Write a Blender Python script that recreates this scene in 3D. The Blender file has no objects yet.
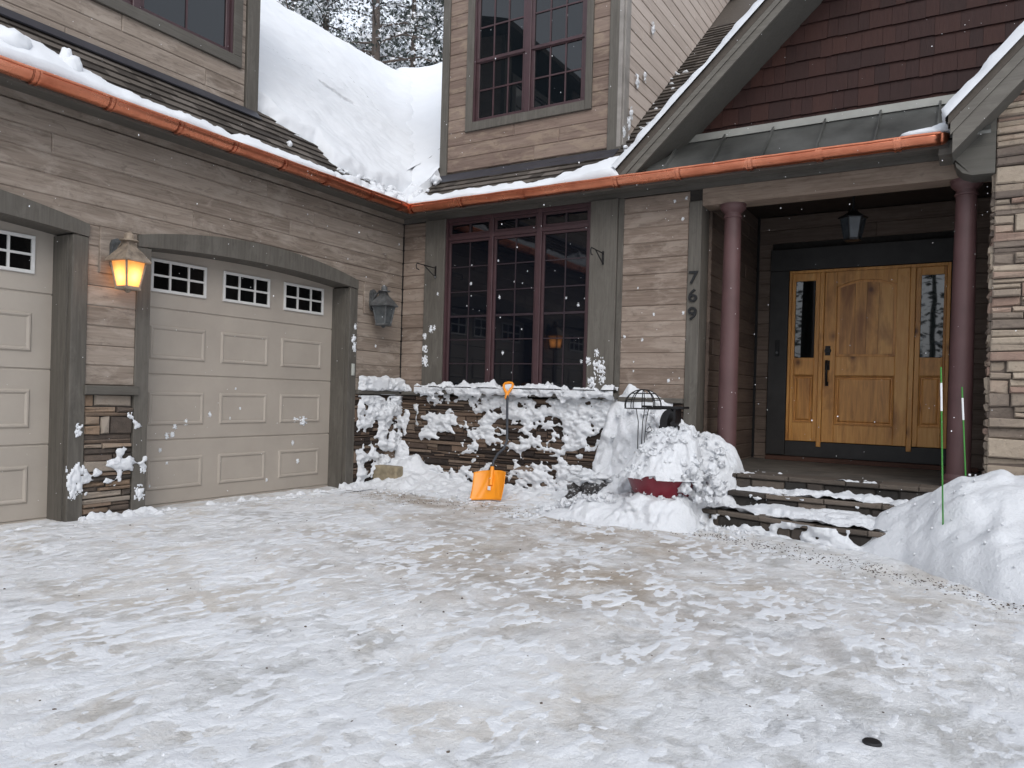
import bpy, bmesh, math, random
from mathutils import Vector, Matrix, noise, Euler

S = 0.865                      # all lengths below are in drawing units, one unit = 0.865 m
rnd = random.Random(7)
scene = bpy.context.scene
COL = scene.collection
R = math.radians

# ------------------------------------------------------------------ helpers
LOC = {}

def tag(o, label=None, cat=None, group=None, kind=None):
    if label: o['label'] = label
    if cat: o['category'] = cat
    if group: o['group'] = group
    if kind: o['kind'] = kind
    return o

def empty(name, loc, label=None, cat=None, group=None):
    o = bpy.data.objects.new(name, None)
    o.empty_display_size = 0.1
    o.location = Vector(loc) * S
    COL.objects.link(o)
    LOC[o.name] = Vector(loc)
    return tag(o, label, cat, group)

def base_of(o):
    while o is not None:
        if o.name in LOC: return LOC[o.name]
        o = o.parent
    return Vector((0, 0, 0))

class MB:
    """collects faces, then links them as ONE mesh object"""
    def __init__(s):
        s.v = []; s.f = []; s.t = []
    def face(s, pts, tone=0.5):
        i = len(s.v); s.v += [tuple(p) for p in pts]
        s.f.append(tuple(range(i, i + len(pts)))); s.t.append(tone)
    def obox(s, fn, u0, u1, z0, z1, d0, d1, tone=0.5, c=0.0):
        """box in a wall frame: u along the wall, z up, d out of the wall; c = chamfer of the outer face"""
        if c > 0:
            P = [fn(u0, z0, d0), fn(u1, z0, d0), fn(u1, z1, d0), fn(u0, z1, d0),
                 fn(u0, z0, d1 - c), fn(u1, z0, d1 - c), fn(u1, z1, d1 - c), fn(u0, z1, d1 - c),
                 fn(u0 + c, z0 + c, d1), fn(u1 - c, z0 + c, d1), fn(u1 - c, z1 - c, d1), fn(u0 + c, z1 - c, d1)]
            F = [(0, 1, 2, 3), (0, 1, 5, 4), (1, 2, 6, 5), (2, 3, 7, 6), (3, 0, 4, 7),
                 (4, 5, 9, 8), (5, 6, 10, 9), (6, 7, 11, 10), (7, 4, 8, 11), (8, 9, 10, 11)]
        else:
            P = [fn(u0, z0, d0), fn(u1, z0, d0), fn(u1, z1, d0), fn(u0, z1, d0),
                 fn(u0, z0, d1), fn(u1, z0, d1), fn(u1, z1, d1), fn(u0, z1, d1)]
            F = [(0, 1, 2, 3), (0, 1, 5, 4), (1, 2, 6, 5), (2, 3, 7, 6), (3, 0, 4, 7), (4, 5, 6, 7)]
        i = len(s.v); s.v += [tuple(p) for p in P]
        for f in F:
            s.f.append(tuple(i + k for k in f)); s.t.append(tone)
    def box(s, a, b, tone=0.5, M=None):
        x0, y0, z0 = a; x1, y1, z1 = b
        P = [(x0, y0, z0), (x1, y0, z0), (x1, y1, z0), (x0, y1, z0), (x0, y0, z1), (x1, y0, z1), (x1, y1, z1), (x0, y1, z1)]
        if M is not None: P = [tuple(M @ Vector(p)) for p in P]
        i = len(s.v); s.v += P
        for f in [(3, 2, 1, 0), (4, 5, 6, 7), (0, 1, 5, 4), (1, 2, 6, 5), (2, 3, 7, 6), (3, 0, 4, 7)]:
            s.f.append(tuple(i + k for k in f)); s.t.append(tone)
    def prism(s, pts, vec, tone=0.5):
        n = len(pts); vec = Vector(vec); i = len(s.v)
        s.v += [tuple(p) for p in pts] + [tuple(Vector(p) + vec) for p in pts]
        s.f.append(tuple(i + k for k in range(n))); s.t.append(tone)
        s.f.append(tuple(i + n + k for k in reversed(range(n)))); s.t.append(tone)
        for k in range(n):
            k2 = (k + 1) % n
            s.f.append((i + k, i + k2, i + n + k2, i + n + k)); s.t.append(tone)
    def tube(s, pts, r, seg=10, tone=0.5, caps=True):
        pts = [Vector(p) for p in pts]; n = len(pts)
        rr = r if isinstance(r, (list, tuple)) else [r] * n
        up = None; rings = []
        for k, p in enumerate(pts):
            d = (pts[min(k + 1, n - 1)] - pts[max(k - 1, 0)]).normalized()
            if up is None:
                up = d.cross(Vector((0.31, 0.17, 0.93)))
                if up.length < 0.05: up = d.cross(Vector((1, 0, 0)))
            a = (up - d * up.dot(d)).normalized(); b = d.cross(a); up = a
            i = len(s.v)
            for q in range(seg):
                t = 2 * math.pi * q / seg
                s.v.append(tuple(p + a * (rr[k] * math.cos(t)) + b * (rr[k] * math.sin(t))))
            rings.append(i)
        for k in range(n - 1):
            for q in range(seg):
                q2 = (q + 1) % seg
                s.f.append((rings[k] + q, rings[k] + q2, rings[k + 1] + q2, rings[k + 1] + q)); s.t.append(tone)
        if caps:
            s.f.append(tuple(rings[0] + q for q in reversed(range(seg)))); s.t.append(tone)
            s.f.append(tuple(rings[-1] + q for q in range(seg))); s.t.append(tone)
    def lathe(s, prof, c, seg=24, tone=0.5, rot=0.0, caps=True):
        c = Vector(c); rings = []
        for r, z in prof:
            i = len(s.v)
            for q in range(seg):
                t = 2 * math.pi * q / seg + rot
                s.v.append((c.x + r * math.cos(t), c.y + r * math.sin(t), c.z + z))
            rings.append(i)
        for k in range(len(prof) - 1):
            for q in range(seg):
                q2 = (q + 1) % seg
                s.f.append((rings[k] + q, rings[k] + q2, rings[k + 1] + q2, rings[k + 1] + q)); s.t.append(tone)
        if caps:
            s.f.append(tuple(rings[0] + q for q in reversed(range(seg)))); s.t.append(tone)
            s.f.append(tuple(rings[-1] + q for q in range(seg))); s.t.append(tone)
    def ico(s, c, r, sub=1, amp=0.0, freq=3.0, squash=(1, 1, 1), tone=0.5, seed=0.0):
        bm = bmesh.new(); bmesh.ops.create_icosphere(bm, subdivisions=sub, radius=1.0)
        i = len(s.v); c = Vector(c)
        for v in bm.verts:
            k = 1.0 + (amp * noise.fractal(v.co * freq + Vector((seed, seed * 1.7, 0)), 1.0, 2.0, 3) if amp else 0)
            p = v.co * k * r
            s.v.append((c.x + p.x * squash[0], c.y + p.y * squash[1], c.z + p.z * squash[2]))
        for f in bm.faces:
            s.f.append(tuple(i + v.index for v in f.verts)); s.t.append(tone)
        bm.free()
    def sheet(s, nu, nv, pos, keep=None, tone=None):
        """grid of nu x nv cells; pos(i, j) -> point; keep(i, j) -> bool for a vertex"""
        i0 = len(s.v)
        ok = []
        for i in range(nu + 1):
            for j in range(nv + 1):
                s.v.append(tuple(pos(i, j)))
                ok.append(True if keep is None else keep(i, j))
        for i in range(nu):
            for j in range(nv):
                a = i * (nv + 1) + j; q = (a, a + nv + 1, a + nv + 2, a + 1)
                if any(ok[k] for k in q):
                    s.f.append(tuple(i0 + k for k in q)); s.t.append(0.5 if tone is None else tone(i, j))
    def build(s, name, material, parent=None, smooth=None, cuts=(), merge=False, fixn=True, loc=None):
        bm = bmesh.new()
        base = base_of(parent) if parent is not None else Vector(loc if loc else (0, 0, 0))
        vs = [bm.verts.new((Vector(p) - base) * S) for p in s.v]
        lay = bm.faces.layers.float.new('tone')
        for f, t in zip(s.f, s.t):
            try:
                nf = bm.faces.new([vs[k] for k in f]); nf[lay] = t
            except ValueError:
                pass
        loose = [v for v in bm.verts if not v.link_faces]
        if loose: bmesh.ops.delete(bm, geom=loose, context='VERTS')
        if merge: bmesh.ops.remove_doubles(bm, verts=bm.verts, dist=1e-4)
        for co, no in cuts:
            bmesh.ops.bisect_plane(bm, geom=bm.verts[:] + bm.edges[:] + bm.faces[:], dist=1e-5,
                                   plane_co=(Vector(co) - base) * S, plane_no=no, clear_outer=True)
        if fixn: bmesh.ops.recalc_face_normals(bm, faces=bm.faces)
        me = bpy.data.meshes.new(name); bm.to_mesh(me); bm.free()
        if smooth is not None:
            me.polygons.foreach_set('use_smooth', [True] * len(me.polygons))
            if smooth < 180: me.set_sharp_from_angle(angle=R(smooth))
        me.materials.append(material)
        o = bpy.data.objects.new(name, me); COL.objects.link(o)
        if parent is not None: o.parent = parent
        else:
            o.location = base * S
            LOC[o.name] = base
        return o

def WX(x0):   # wall facing +x : u = y
    return lambda u, z, d: (x0 + d, u, z)
def WY(y0):   # wall facing -y : u = x
    return lambda u, z, d: (u, y0 - d, z)

def fr(x, y, z, o=4, H=1.0):
    return noise.fractal(Vector((x, y, z)), H, 2.0, o)
def sst(a, b, x):
    t = max(0.0, min(1.0, (x - a) / (b - a))); return t * t * (3 - 2 * t)
def lerp_tab(tab, x):
    if x <= tab[0][0]: return tab[0][1]
    for (a, va), (b, vb) in zip(tab, tab[1:]):
        if x <= b: return va + (vb - va) * (x - a) / (b - a)
    return tab[-1][1]

# ------------------------------------------------------------------ materials
class NT:
    def __init__(s, name):
        s.m = bpy.data.materials.new(name); s.m.use_nodes = True
        s.t = s.m.node_tree; s.b = s.t.nodes['Principled BSDF']; s.out = s.t.nodes['Material Output']
    def n(s, typ, **kw):
        nd = s.t.nodes.new(typ)
        for k, v in kw.items():
            if k.startswith('i_'):
                nd.inputs[k[2:].replace('_', ' ')].default_value = v
            else: setattr(nd, k, v)
        return nd
    def l(s, a, b): s.t.links.new(a, b)
    def coords(s, scale=(1, 1, 1), off=None, world=False):
        tc = s.n('ShaderNodeNewGeometry') if world else s.n('ShaderNodeTexCoord')
        src = tc.outputs['Position'] if world else tc.outputs['Object']
        mp = s.n('ShaderNodeMapping'); mp.inputs['Scale'].default_value = scale
        if off is not None:
            ad = s.n('ShaderNodeVectorMath', operation='ADD'); s.l(src, ad.inputs[0]); s.l(off, ad.inputs[1]); src = ad.outputs[0]
        s.l(src, mp.inputs['Vector']); return mp.outputs['Vector']
    def noise(s, vec, scale=5, detail=5, rough=0.55, dist=0.0):
        nd = s.n('ShaderNodeTexNoise'); nd.inputs['Scale'].default_value = scale
        nd.inputs['Detail'].default_value = detail; nd.inputs['Roughness'].default_value = rough
        nd.inputs['Distortion'].default_value = dist
        s.l(vec, nd.inputs['Vector']); return nd.outputs['Fac']
    def ramp(s, fac, stops, interp='LINEAR'):
        r = s.n('ShaderNodeValToRGB'); cr = r.color_ramp; cr.interpolation = interp
        while len(cr.elements) > 1: cr.elements.remove(cr.elements[-1])
        cr.elements[0].position = stops[0][0]; c = stops[0][1]
        cr.elements[0].color = (c, c, c, 1) if not isinstance(c, tuple) else (*c, 1)
        for p, c in stops[1:]:
            e = cr.elements.new(p); e.color = (c, c, c, 1) if not isinstance(c, tuple) else (*c, 1)
        s.l(fac, r.inputs['Fac']); return r.outputs['Color']
    def mix(s, fac, a, b, blend='MIX'):
        m = s.n('ShaderNodeMix', data_type='RGBA', blend_type=blend)
        for sock, v in ((m.inputs[0], fac), (m.inputs[6], a), (m.inputs[7], b)):
            if isinstance(v, (int, float)): sock.default_value = v
            elif isinstance(v, tuple): sock.default_value = (*v, 1)
            else: s.l(v, sock)
        return m.outputs[2]
    def math(s, op, a, b=None, clamp=False):
        m = s.n('ShaderNodeMath', operation=op, use_clamp=clamp)
        for sock, v in ((m.inputs[0], a), (m.inputs[1], b)):
            if v is None: continue
            if isinstance(v, (int, float)): sock.default_value = v
            else: s.l(v, sock)
        return m.outputs[0]
    def tone(s):
        a = s.n('ShaderNodeAttribute', attribute_name='tone', attribute_type='GEOMETRY'); return a.outputs['Fac']
    def bump(s, h, strength=0.3, dist=0.01):
        b = s.n('ShaderNodeBump'); b.inputs['Strength'].default_value = strength; b.inputs['Distance'].default_value = dist
        s.l(h, b.inputs['Height']); s.l(b.outputs['Normal'], s.b.inputs['Normal'])
    def set(s, color=None, rough=None, metal=None, spec=None):
        for nm, v in (('Base Color', color), ('Roughness', rough), ('Metallic', metal), ('Specular IOR Level', spec)):
            if v is None: continue
            sock = s.b.inputs[nm]
            if isinstance(v, tuple): sock.default_value = (*v, 1)
            elif isinstance(v, (int, float)): sock.default_value = v
            else: s.l(v, sock)
        return s.m

def plain(name, col, rough=0.6, metal=0.0, var=0.15, scale=8, bump=0.1, spec=0.5):
    k = NT(name); v = k.coords()
    n = k.noise(v, scale, 6, 0.6)
    lo = tuple(c * (1 - var) for c in col); hi = tuple(min(1, c * (1 + var)) for c in col)
    c = k.ramp(n, [(0.3, lo), (0.7, hi)])
    k.bump(k.noise(v, scale * 12, 3, 0.6), bump, 0.004)
    return k.set(c, rough, metal, spec)

def board(name, axis, dark, mid, light, blotch=0.5, rough=0.75, grain=1.0, pale=None):
    """weathered boards; axis = long direction of the boards"""
    k = NT(name); t = k.tone()
    sc = {'x': (1.0, 22, 22), 'y': (22, 1.0, 22), 'z': (22, 22, 1.0)}[axis]
    s2 = {'x': (1.0, 3.0, 3.0), 'y': (3.0, 1.0, 3.0), 'z': (3.0, 3.0, 1.0)}[axis]
    off = k.math('MULTIPLY', t, 37.0)
    cv = k.n('ShaderNodeCombineXYZ'); k.l(off, cv.inputs[0]); k.l(off, cv.inputs[1]); k.l(off, cv.inputs[2])
    g = k.noise(k.coords(sc, cv.outputs[0]), 2.2, 7, 0.62, 0.4)
    fine = k.noise(k.coords(sc, cv.outputs[0]), 9, 3, 0.6)
    bl = k.noise(k.coords(s2, cv.outputs[0]), 2.3, 6, 0.68, 0.6)
    f = k.math('ADD', k.math('MULTIPLY', t, 0.24), k.math('MULTIPLY', g, 0.66))
    f = k.math('ADD', f, 0.02)
    c = k.ramp(f, [(0.18, dark), (0.45, mid), (0.78, light)])
    bm_ = k.ramp(bl, [(0.50, 0.0), (0.62, 1.0)])
    c = k.mix(k.math('MULTIPLY', bm_, blotch), c, pale or light)
    b2 = k.noise(k.coords(s2, cv.outputs[0]), 5.1, 5, 0.7, 1.0)
    c = k.mix(k.math('MULTIPLY', k.ramp(b2, [(0.55, 0.0), (0.68, 1.0)]), blotch * 0.9), c, dark)
    h = k.math('ADD', k.math('MULTIPLY', g, 0.7), k.math('MULTIPLY', fine, 0.3))
    k.bump(h, 0.35 * grain, 0.006)
    return k.set(c, rough, 0.0, 0.35)

M = {}
M['siding_y'] = board('weathered_siding_garage', 'y', (0.100, 0.076, 0.060), (0.235, 0.190, 0.154), (0.37, 0.312, 0.262), 0.55, pale=(0.39, 0.335, 0.285))
M['siding_x'] = board('weathered_siding_front', 'x', (0.095, 0.070, 0.055), (0.215, 0.165, 0.132), (0.33, 0.268, 0.222), 0.5, pale=(0.37, 0.31, 0.26))
M['siding_red'] = board('weathered_siding_dormer', 'x', (0.085, 0.056, 0.045), (0.195, 0.140, 0.113), (0.30, 0.232, 0.187), 0.5, pale=(0.33, 0.26, 0.19))
M['siding_pale'] = board('pale_tan_siding', 'y', (0.36, 0.30, 0.26), (0.50, 0.425, 0.375), (0.60, 0.52, 0.465), 0.2, pale=(0.6, 0.53, 0.48))  # paler tan boards for the right side wall of the window dormer
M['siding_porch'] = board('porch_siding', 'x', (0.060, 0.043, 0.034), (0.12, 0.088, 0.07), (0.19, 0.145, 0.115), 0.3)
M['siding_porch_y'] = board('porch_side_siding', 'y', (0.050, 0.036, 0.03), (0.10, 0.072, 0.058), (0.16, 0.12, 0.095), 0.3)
M['beam'] = board('porch_beam_wood', 'x', (0.10, 0.07, 0.052), (0.22, 0.165, 0.128), (0.33, 0.265, 0.21), 0.4)
M['trim'] = board('grey_green_trim', 'z', (0.058, 0.052, 0.044), (0.100, 0.091, 0.078), (0.15, 0.138, 0.12), 0.4, 0.7, 0.7)
M['trim_x'] = board('grey_green_trim_x', 'x', (0.058, 0.052, 0.045), (0.096, 0.088, 0.077), (0.14, 0.13, 0.115), 0.3, 0.7, 0.7)
M['trim_y'] = board('grey_green_trim_y', 'y', (0.058, 0.052, 0.044), (0.096, 0.088, 0.076), (0.14, 0.13, 0.114), 0.3, 0.7, 0.7)
M['rake'] = board('rake_board_paint', 'x', (0.078, 0.072, 0.062), (0.125, 0.115, 0.10), (0.18, 0.168, 0.146), 0.35, 0.7, 0.5)
M['soffit'] = board('soffit_paint', 'x', (0.065, 0.062, 0.054), (0.098, 0.093, 0.082), (0.13, 0.124, 0.110), 0.2, 0.75, 0.4)
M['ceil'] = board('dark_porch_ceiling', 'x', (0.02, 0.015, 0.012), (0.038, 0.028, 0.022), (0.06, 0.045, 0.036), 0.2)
M['darktrim'] = plain('dark_door_trim', (0.024, 0.022, 0.021), 0.55, var=0.3, scale=5)
M['maroon'] = plain('maroon_window_paint', (0.055, 0.027, 0.031), 0.45, var=0.2, scale=6)
M['mauve'] = plain('mauve_column_paint', (0.098, 0.050, 0.050), 0.55, var=0.16, scale=3.0, bump=0.15)
M['garage'] = plain('taupe_garage_paint', (0.365, 0.323, 0.277), 0.5, var=0.10, scale=1.6, bump=0.06)
M['white'] = plain('white_frame_paint', (0.62, 0.61, 0.59), 0.45, var=0.05)
M['iron'] = plain('black_iron', (0.012, 0.012, 0.013), 0.5, 0.3, 0.3, 20)
M['greyiron'] = plain('weathered_grey_cast_metal', (0.115, 0.12, 0.122), 0.55, 0.5, 0.5, 14, 0.4)
M['tanmetal'] = plain('weathered_tan_lantern_metal', (0.27, 0.22, 0.17), 0.6, 0.3, 0.45, 18, 0.4)
M['redplank'] = board('red_brown_threshold', 'x', (0.03, 0.016, 0.012), (0.07, 0.032, 0.022), (0.12, 0.055, 0.035), 0.3)
M['block'] = plain('tan_stone_block', (0.27, 0.225, 0.15), 0.85, var=0.35, scale=9, bump=0.5)
M['orange'] = plain('orange_plastic', (0.82, 0.285, 0.013), 0.38, var=0.06, scale=5, bump=0.05)
M['bowlred'] = plain('dark_red_glazed_bowl', (0.17, 0.010, 0.022), 0.35, var=0.2, scale=5)
M['green'] = plain('green_fibreglass', (0.045, 0.22, 0.035), 0.35, var=0.1)
M['band'] = plain('white_reflective_band', (0.75, 0.77, 0.78), 0.3, var=0.04)
M['rock'] = plain('dark_rock', (0.045, 0.042, 0.045), 0.85, var=0.5, scale=7, bump=0.8)
def frosted_rock():
    k = NT('dark_frosted_rock'); v = k.coords()
    c = k.ramp(k.noise(v, 6, 6, 0.65), [(0.3, (0.022, 0.021, 0.022)), (0.7, (0.075, 0.07, 0.068))])
    c = k.mix(k.ramp(k.noise(v, 30, 5, 0.75), [(0.54, 0.0), (0.62, 0.85)]), c, (0.62, 0.64, 0.67))
    k.bump(k.noise(v, 22, 6, 0.7), 0.9, 0.03)
    return k.set(c, 0.85)
M['frostrock'] = frosted_rock()
M['keypad'] = plain('pale_keypad_plastic', (0.38, 0.39, 0.36), 0.5, var=0.05)
M['shaft'] = plain('dark_grey_shaft', (0.045, 0.05, 0.06), 0.4, 0.4, 0.1)
M['concrete'] = plain('porch_flagstone', (0.075, 0.066, 0.056), 0.85, var=0.45, scale=4, bump=0.6)
M['pentmetal'] = plain('grey_standing_seam_metal', (0.135, 0.138, 0.132), 0.42, 0.6, 0.5, 1.6, 0.15)
M['pentflash'] = plain('pale_flashing_metal', (0.30, 0.30, 0.275), 0.5, 0.4, 0.15, 3)

def copper():
    k = NT('copper_gutter'); v = k.coords((1, 1, 1))
    n = k.noise(v, 3.0, 6, 0.6); n2 = k.noise(k.coords((2, 2, 14)), 5, 5, 0.65)
    c = k.ramp(n, [(0.25, (0.50, 0.155, 0.085)), (0.55, (0.74, 0.275, 0.16)), (0.8, (0.84, 0.38, 0.25))])
    c = k.mix(k.ramp(n2, [(0.55, 0.0), (0.75, 0.45)]), c, (0.24, 0.075, 0.05))
    k.bump(n2, 0.06, 0.005)
    return k.set(c, k.ramp(n, [(0.3, 0.36), (0.7, 0.22)]), 0.95)
M['copper'] = copper()

def glass(name, col, rough=0.02, spec=0.5):
    k = NT(name); v = k.coords()
    k.bump(k.noise(v, 1.3, 2, 0.5), 0.05, 0.02)
    return k.set(col, rough, 0.0, spec)
M['glass'] = glass('dark_window_glass', (0.004, 0.005, 0.008), 0.03, 0.45)
M['glass2'] = glass('upper_window_glass', (0.006, 0.008, 0.010), 0.02, 0.6)
M['glass3'] = glass('garage_window_glass', (0.004, 0.004, 0.004), 0.08, 0.2)
M['glass4'] = glass('sidelight_glass', (0.005, 0.007, 0.007), 0.02, 1.0)
def lampglass(lit):
    k = NT('amber_lit_glass' if lit else 'frosted_lantern_glass'); v = k.coords()
    n = k.noise(v, 9, 4, 0.6)
    if lit:
        c = k.ramp(n, [(0.3, (1.0, 0.58, 0.26)), (0.65, (1.0, 0.68, 0.36))])
        tr = k.n('ShaderNodeBsdfTranslucent'); k.l(c, tr.inputs['Color'])
        gl = k.n('ShaderNodeBsdfGlossy'); gl.inputs['Roughness'].default_value = 0.25
        mx = k.n('ShaderNodeMixShader'); mx.inputs[0].default_value = 0.06
        k.l(tr.outputs[0], mx.inputs[1]); k.l(gl.outputs[0], mx.inputs[2]); k.l(mx.outputs[0], k.out.inputs['Surface'])
        return k.m
    return k.set(k.ramp(n, [(0.3, (0.05, 0.055, 0.058)), (0.7, (0.11, 0.12, 0.125))]), 0.25)
M['litglass'] = lampglass(True); M['dullglass'] = lampglass(False)
def porchglass():
    k = NT('porch_lantern_glass'); v = k.coords()
    return k.set(k.ramp(k.noise(v, 8, 3), [(0.3, (0.03, 0.036, 0.042)), (0.7, (0.06, 0.07, 0.08))]), 0.2, 0, 0.6)
M['porchglass'] = porchglass()
def bulb():
    k = NT('glowing_bulb'); k.b.inputs['Emission Color'].default_value = (1, 0.62, 0.2, 1); k.b.inputs['Emission Strength'].default_value = 6
    return k.set((1, 0.8, 0.5), 0.4)
M['bulb'] = bulb()

def alder(name, b0, b1, kn_):
    k = NT(name); t = k.tone()
    off = k.math('MULTIPLY', t, 23.0); cv = k.n('ShaderNodeCombineXYZ')
    for q in range(3): k.l(off, cv.inputs[q])
    g = k.noise(k.coords((14, 14, 1.2), cv.outputs[0]), 1.9, 7, 0.62, 0.7)
    big = k.noise(k.coords((2.4, 2.4, 0.9), cv.outputs[0]), 1.6, 4, 0.6, 0.3)
    c = k.ramp(k.math('ADD', k.math('MULTIPLY', g, 0.75), k.math('MULTIPLY', t, 0.25)), [(0.22, (0.34, 0.145, 0.042)), (0.5, (0.65, 0.31, 0.085)), (0.78, (0.79, 0.45, 0.15))])
    c = k.mix(k.ramp(big, [(b0, 0.0), (b1, 0.78)]), c, (0.25, 0.09, 0.022))
    vo = k.n('ShaderNodeTexVoronoi'); vo.inputs['Scale'].default_value = 3.3
    k.l(k.coords((1, 1, 0.75), cv.outputs[0]), vo.inputs['Vector'])
    kn = k.ramp(vo.outputs['Distance'], [(0.05 * kn_, 1.0), (0.11 * kn_, 0.0)])
    c = k.mix(kn, c, (0.045, 0.016, 0.006))
    ring = k.ramp(vo.outputs['Distance'], [(0.10, 0.55), (0.22, 0.0)])
    c = k.mix(ring, c, (0.22, 0.08, 0.02))
    k.bump(g, 0.12, 0.004)
    return k.set(c, 0.42, 0, 0.45)
M['alder'] = alder('knotty_alder', 0.55, 0.72, 1.0); M['alder_dark'] = alder('dark_hearted_alder', 0.42, 0.60, 0.9)

def shingle_wall():
    k = NT('dark_red_cedar_shingles'); t = k.tone()
    g = k.noise(k.coords((26, 26, 1.5)), 1.6, 5, 0.6)
    f = k.math('ADD', k.math('MULTIPLY', t, 0.55), k.math('MULTIPLY', g, 0.45))
    c = k.ramp(f, [(0.15, (0.019, 0.007, 0.006)), (0.5, (0.029, 0.0095, 0.0075)), (0.8, (0.039, 0.013, 0.009)), (0.97, (0.050, 0.019, 0.011))])
    k.bump(g, 0.5, 0.006)
    return k.set(c, 0.7, 0, 0.35)
M['shingle'] = shingle_wall()
def roofing():
    k = NT('grey_brown_roof_shingles'); t = k.tone(); v = k.coords()
    g = k.noise(v, 26, 4, 0.7); f = k.math('ADD', k.math('MULTIPLY', t, 0.6), k.math('MULTIPLY', g, 0.4))
    c = k.ramp(f, [(0.2, (0.040, 0.033, 0.028)), (0.6, (0.10, 0.085, 0.072)), (0.95, (0.16, 0.14, 0.125))])
    k.bump(g, 0.6, 0.006)
    return k.set(c, 0.9, 0, 0.3)
M['roof'] = roofing()
M['flash'] = plain('dark_step_flashing', (0.045, 0.045, 0.055), 0.5, 0.4, 0.2, 6)

def stone(name, pal, bumps=0.8):
    k = NT(name); t = k.tone(); v = k.coords()
    n = k.noise(v, 7, 7, 0.68, 0.5); n2 = k.noise(v, 24, 5, 0.7)
    f = k.math('ADD', t, k.math('MULTIPLY', k.math('SUBTRACT', n, 0.5), 0.45))
    c = k.ramp(f, pal)
    c = k.mix(k.ramp(n2, [(0.55, 0.0), (0.72, 0.5)]), c, (0.06, 0.05, 0.045))
    k.bump(k.math('ADD', n, k.math('MULTIPLY', n2, 0.4)), bumps, 0.02)
    return k.set(c, 0.85, 0, 0.3)
M['ledge'] = stone('ledgestone', [(0.05, (0.05, 0.042, 0.036)), (0.3, (0.13, 0.10, 0.08)), (0.5, (0.20, 0.145, 0.105)), (0.7, (0.27, 0.19, 0.13)), (0.95, (0.30, 0.255, 0.21))])
M['wetledge'] = stone('wet_ledgestone', [(0.05, (0.028, 0.021, 0.018)), (0.4, (0.082, 0.058, 0.045)), (0.7, (0.145, 0.10, 0.072)), (0.95, (0.19, 0.145, 0.112))])
M['pier'] = stone('pale_ledgestone', [(0.05, (0.14, 0.112, 0.094)), (0.3, (0.23, 0.188, 0.152)), (0.5, (0.31, 0.255, 0.20)), (0.7, (0.39, 0.325, 0.255)), (0.95, (0.28, 0.195, 0.155))])
M['stepstone'] = stone('dark_step_stone', [(0.05, (0.028, 0.026, 0.024)), (0.4, (0.06, 0.05, 0.043)), (0.7, (0.105, 0.086, 0.07)), (0.95, (0.14, 0.115, 0.095))])
M['mortar'] = plain('dark_mortar', (0.030, 0.026, 0.023), 0.95, var=0.3, scale=20, bump=0.5)

def snow(name, col=(0.715, 0.735, 0.765), big=2.5, strength=0.5, dist=0.03, dirt=0.0):
    k = NT(name); v = k.coords()
    n = k.noise(v, big, 8, 0.62); n2 = k.noise(v, big * 9, 6, 0.7)
    c = k.ramp(n, [(0.3, tuple(x * 0.95 for x in col)), (0.7, col)])
    if dirt:
        d = k.noise(v, 5.5, 6, 0.7, 0.8)
        c = k.mix(k.ramp(d, [(0.60, 0.0), (0.78, dirt)]), c, (0.5, 0.46, 0.41))
    k.bump(k.math('ADD', n, k.math('MULTIPLY', n2, 0.35)), strength, dist)
    return k.set(c, 0.75, 0, 0.3)
M['snow'] = snow('fresh_snow', strength=0.25)
M['snowpile'] = snow('shovelled_snow', big=5.0, strength=0.75, dist=0.04)
M['crust'] = snow('trodden_snow_crust', col=(0.72, 0.735, 0.76), big=7.0, strength=0.9, dist=0.025, dirt=0.55)
M['grit'] = plain('brown_grit', (0.085, 0.066, 0.05), 0.9, var=0.5, scale=30)
M['flake'] = plain('falling_flake', (0.9, 0.9, 0.92), 0.6, var=0.02)

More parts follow.
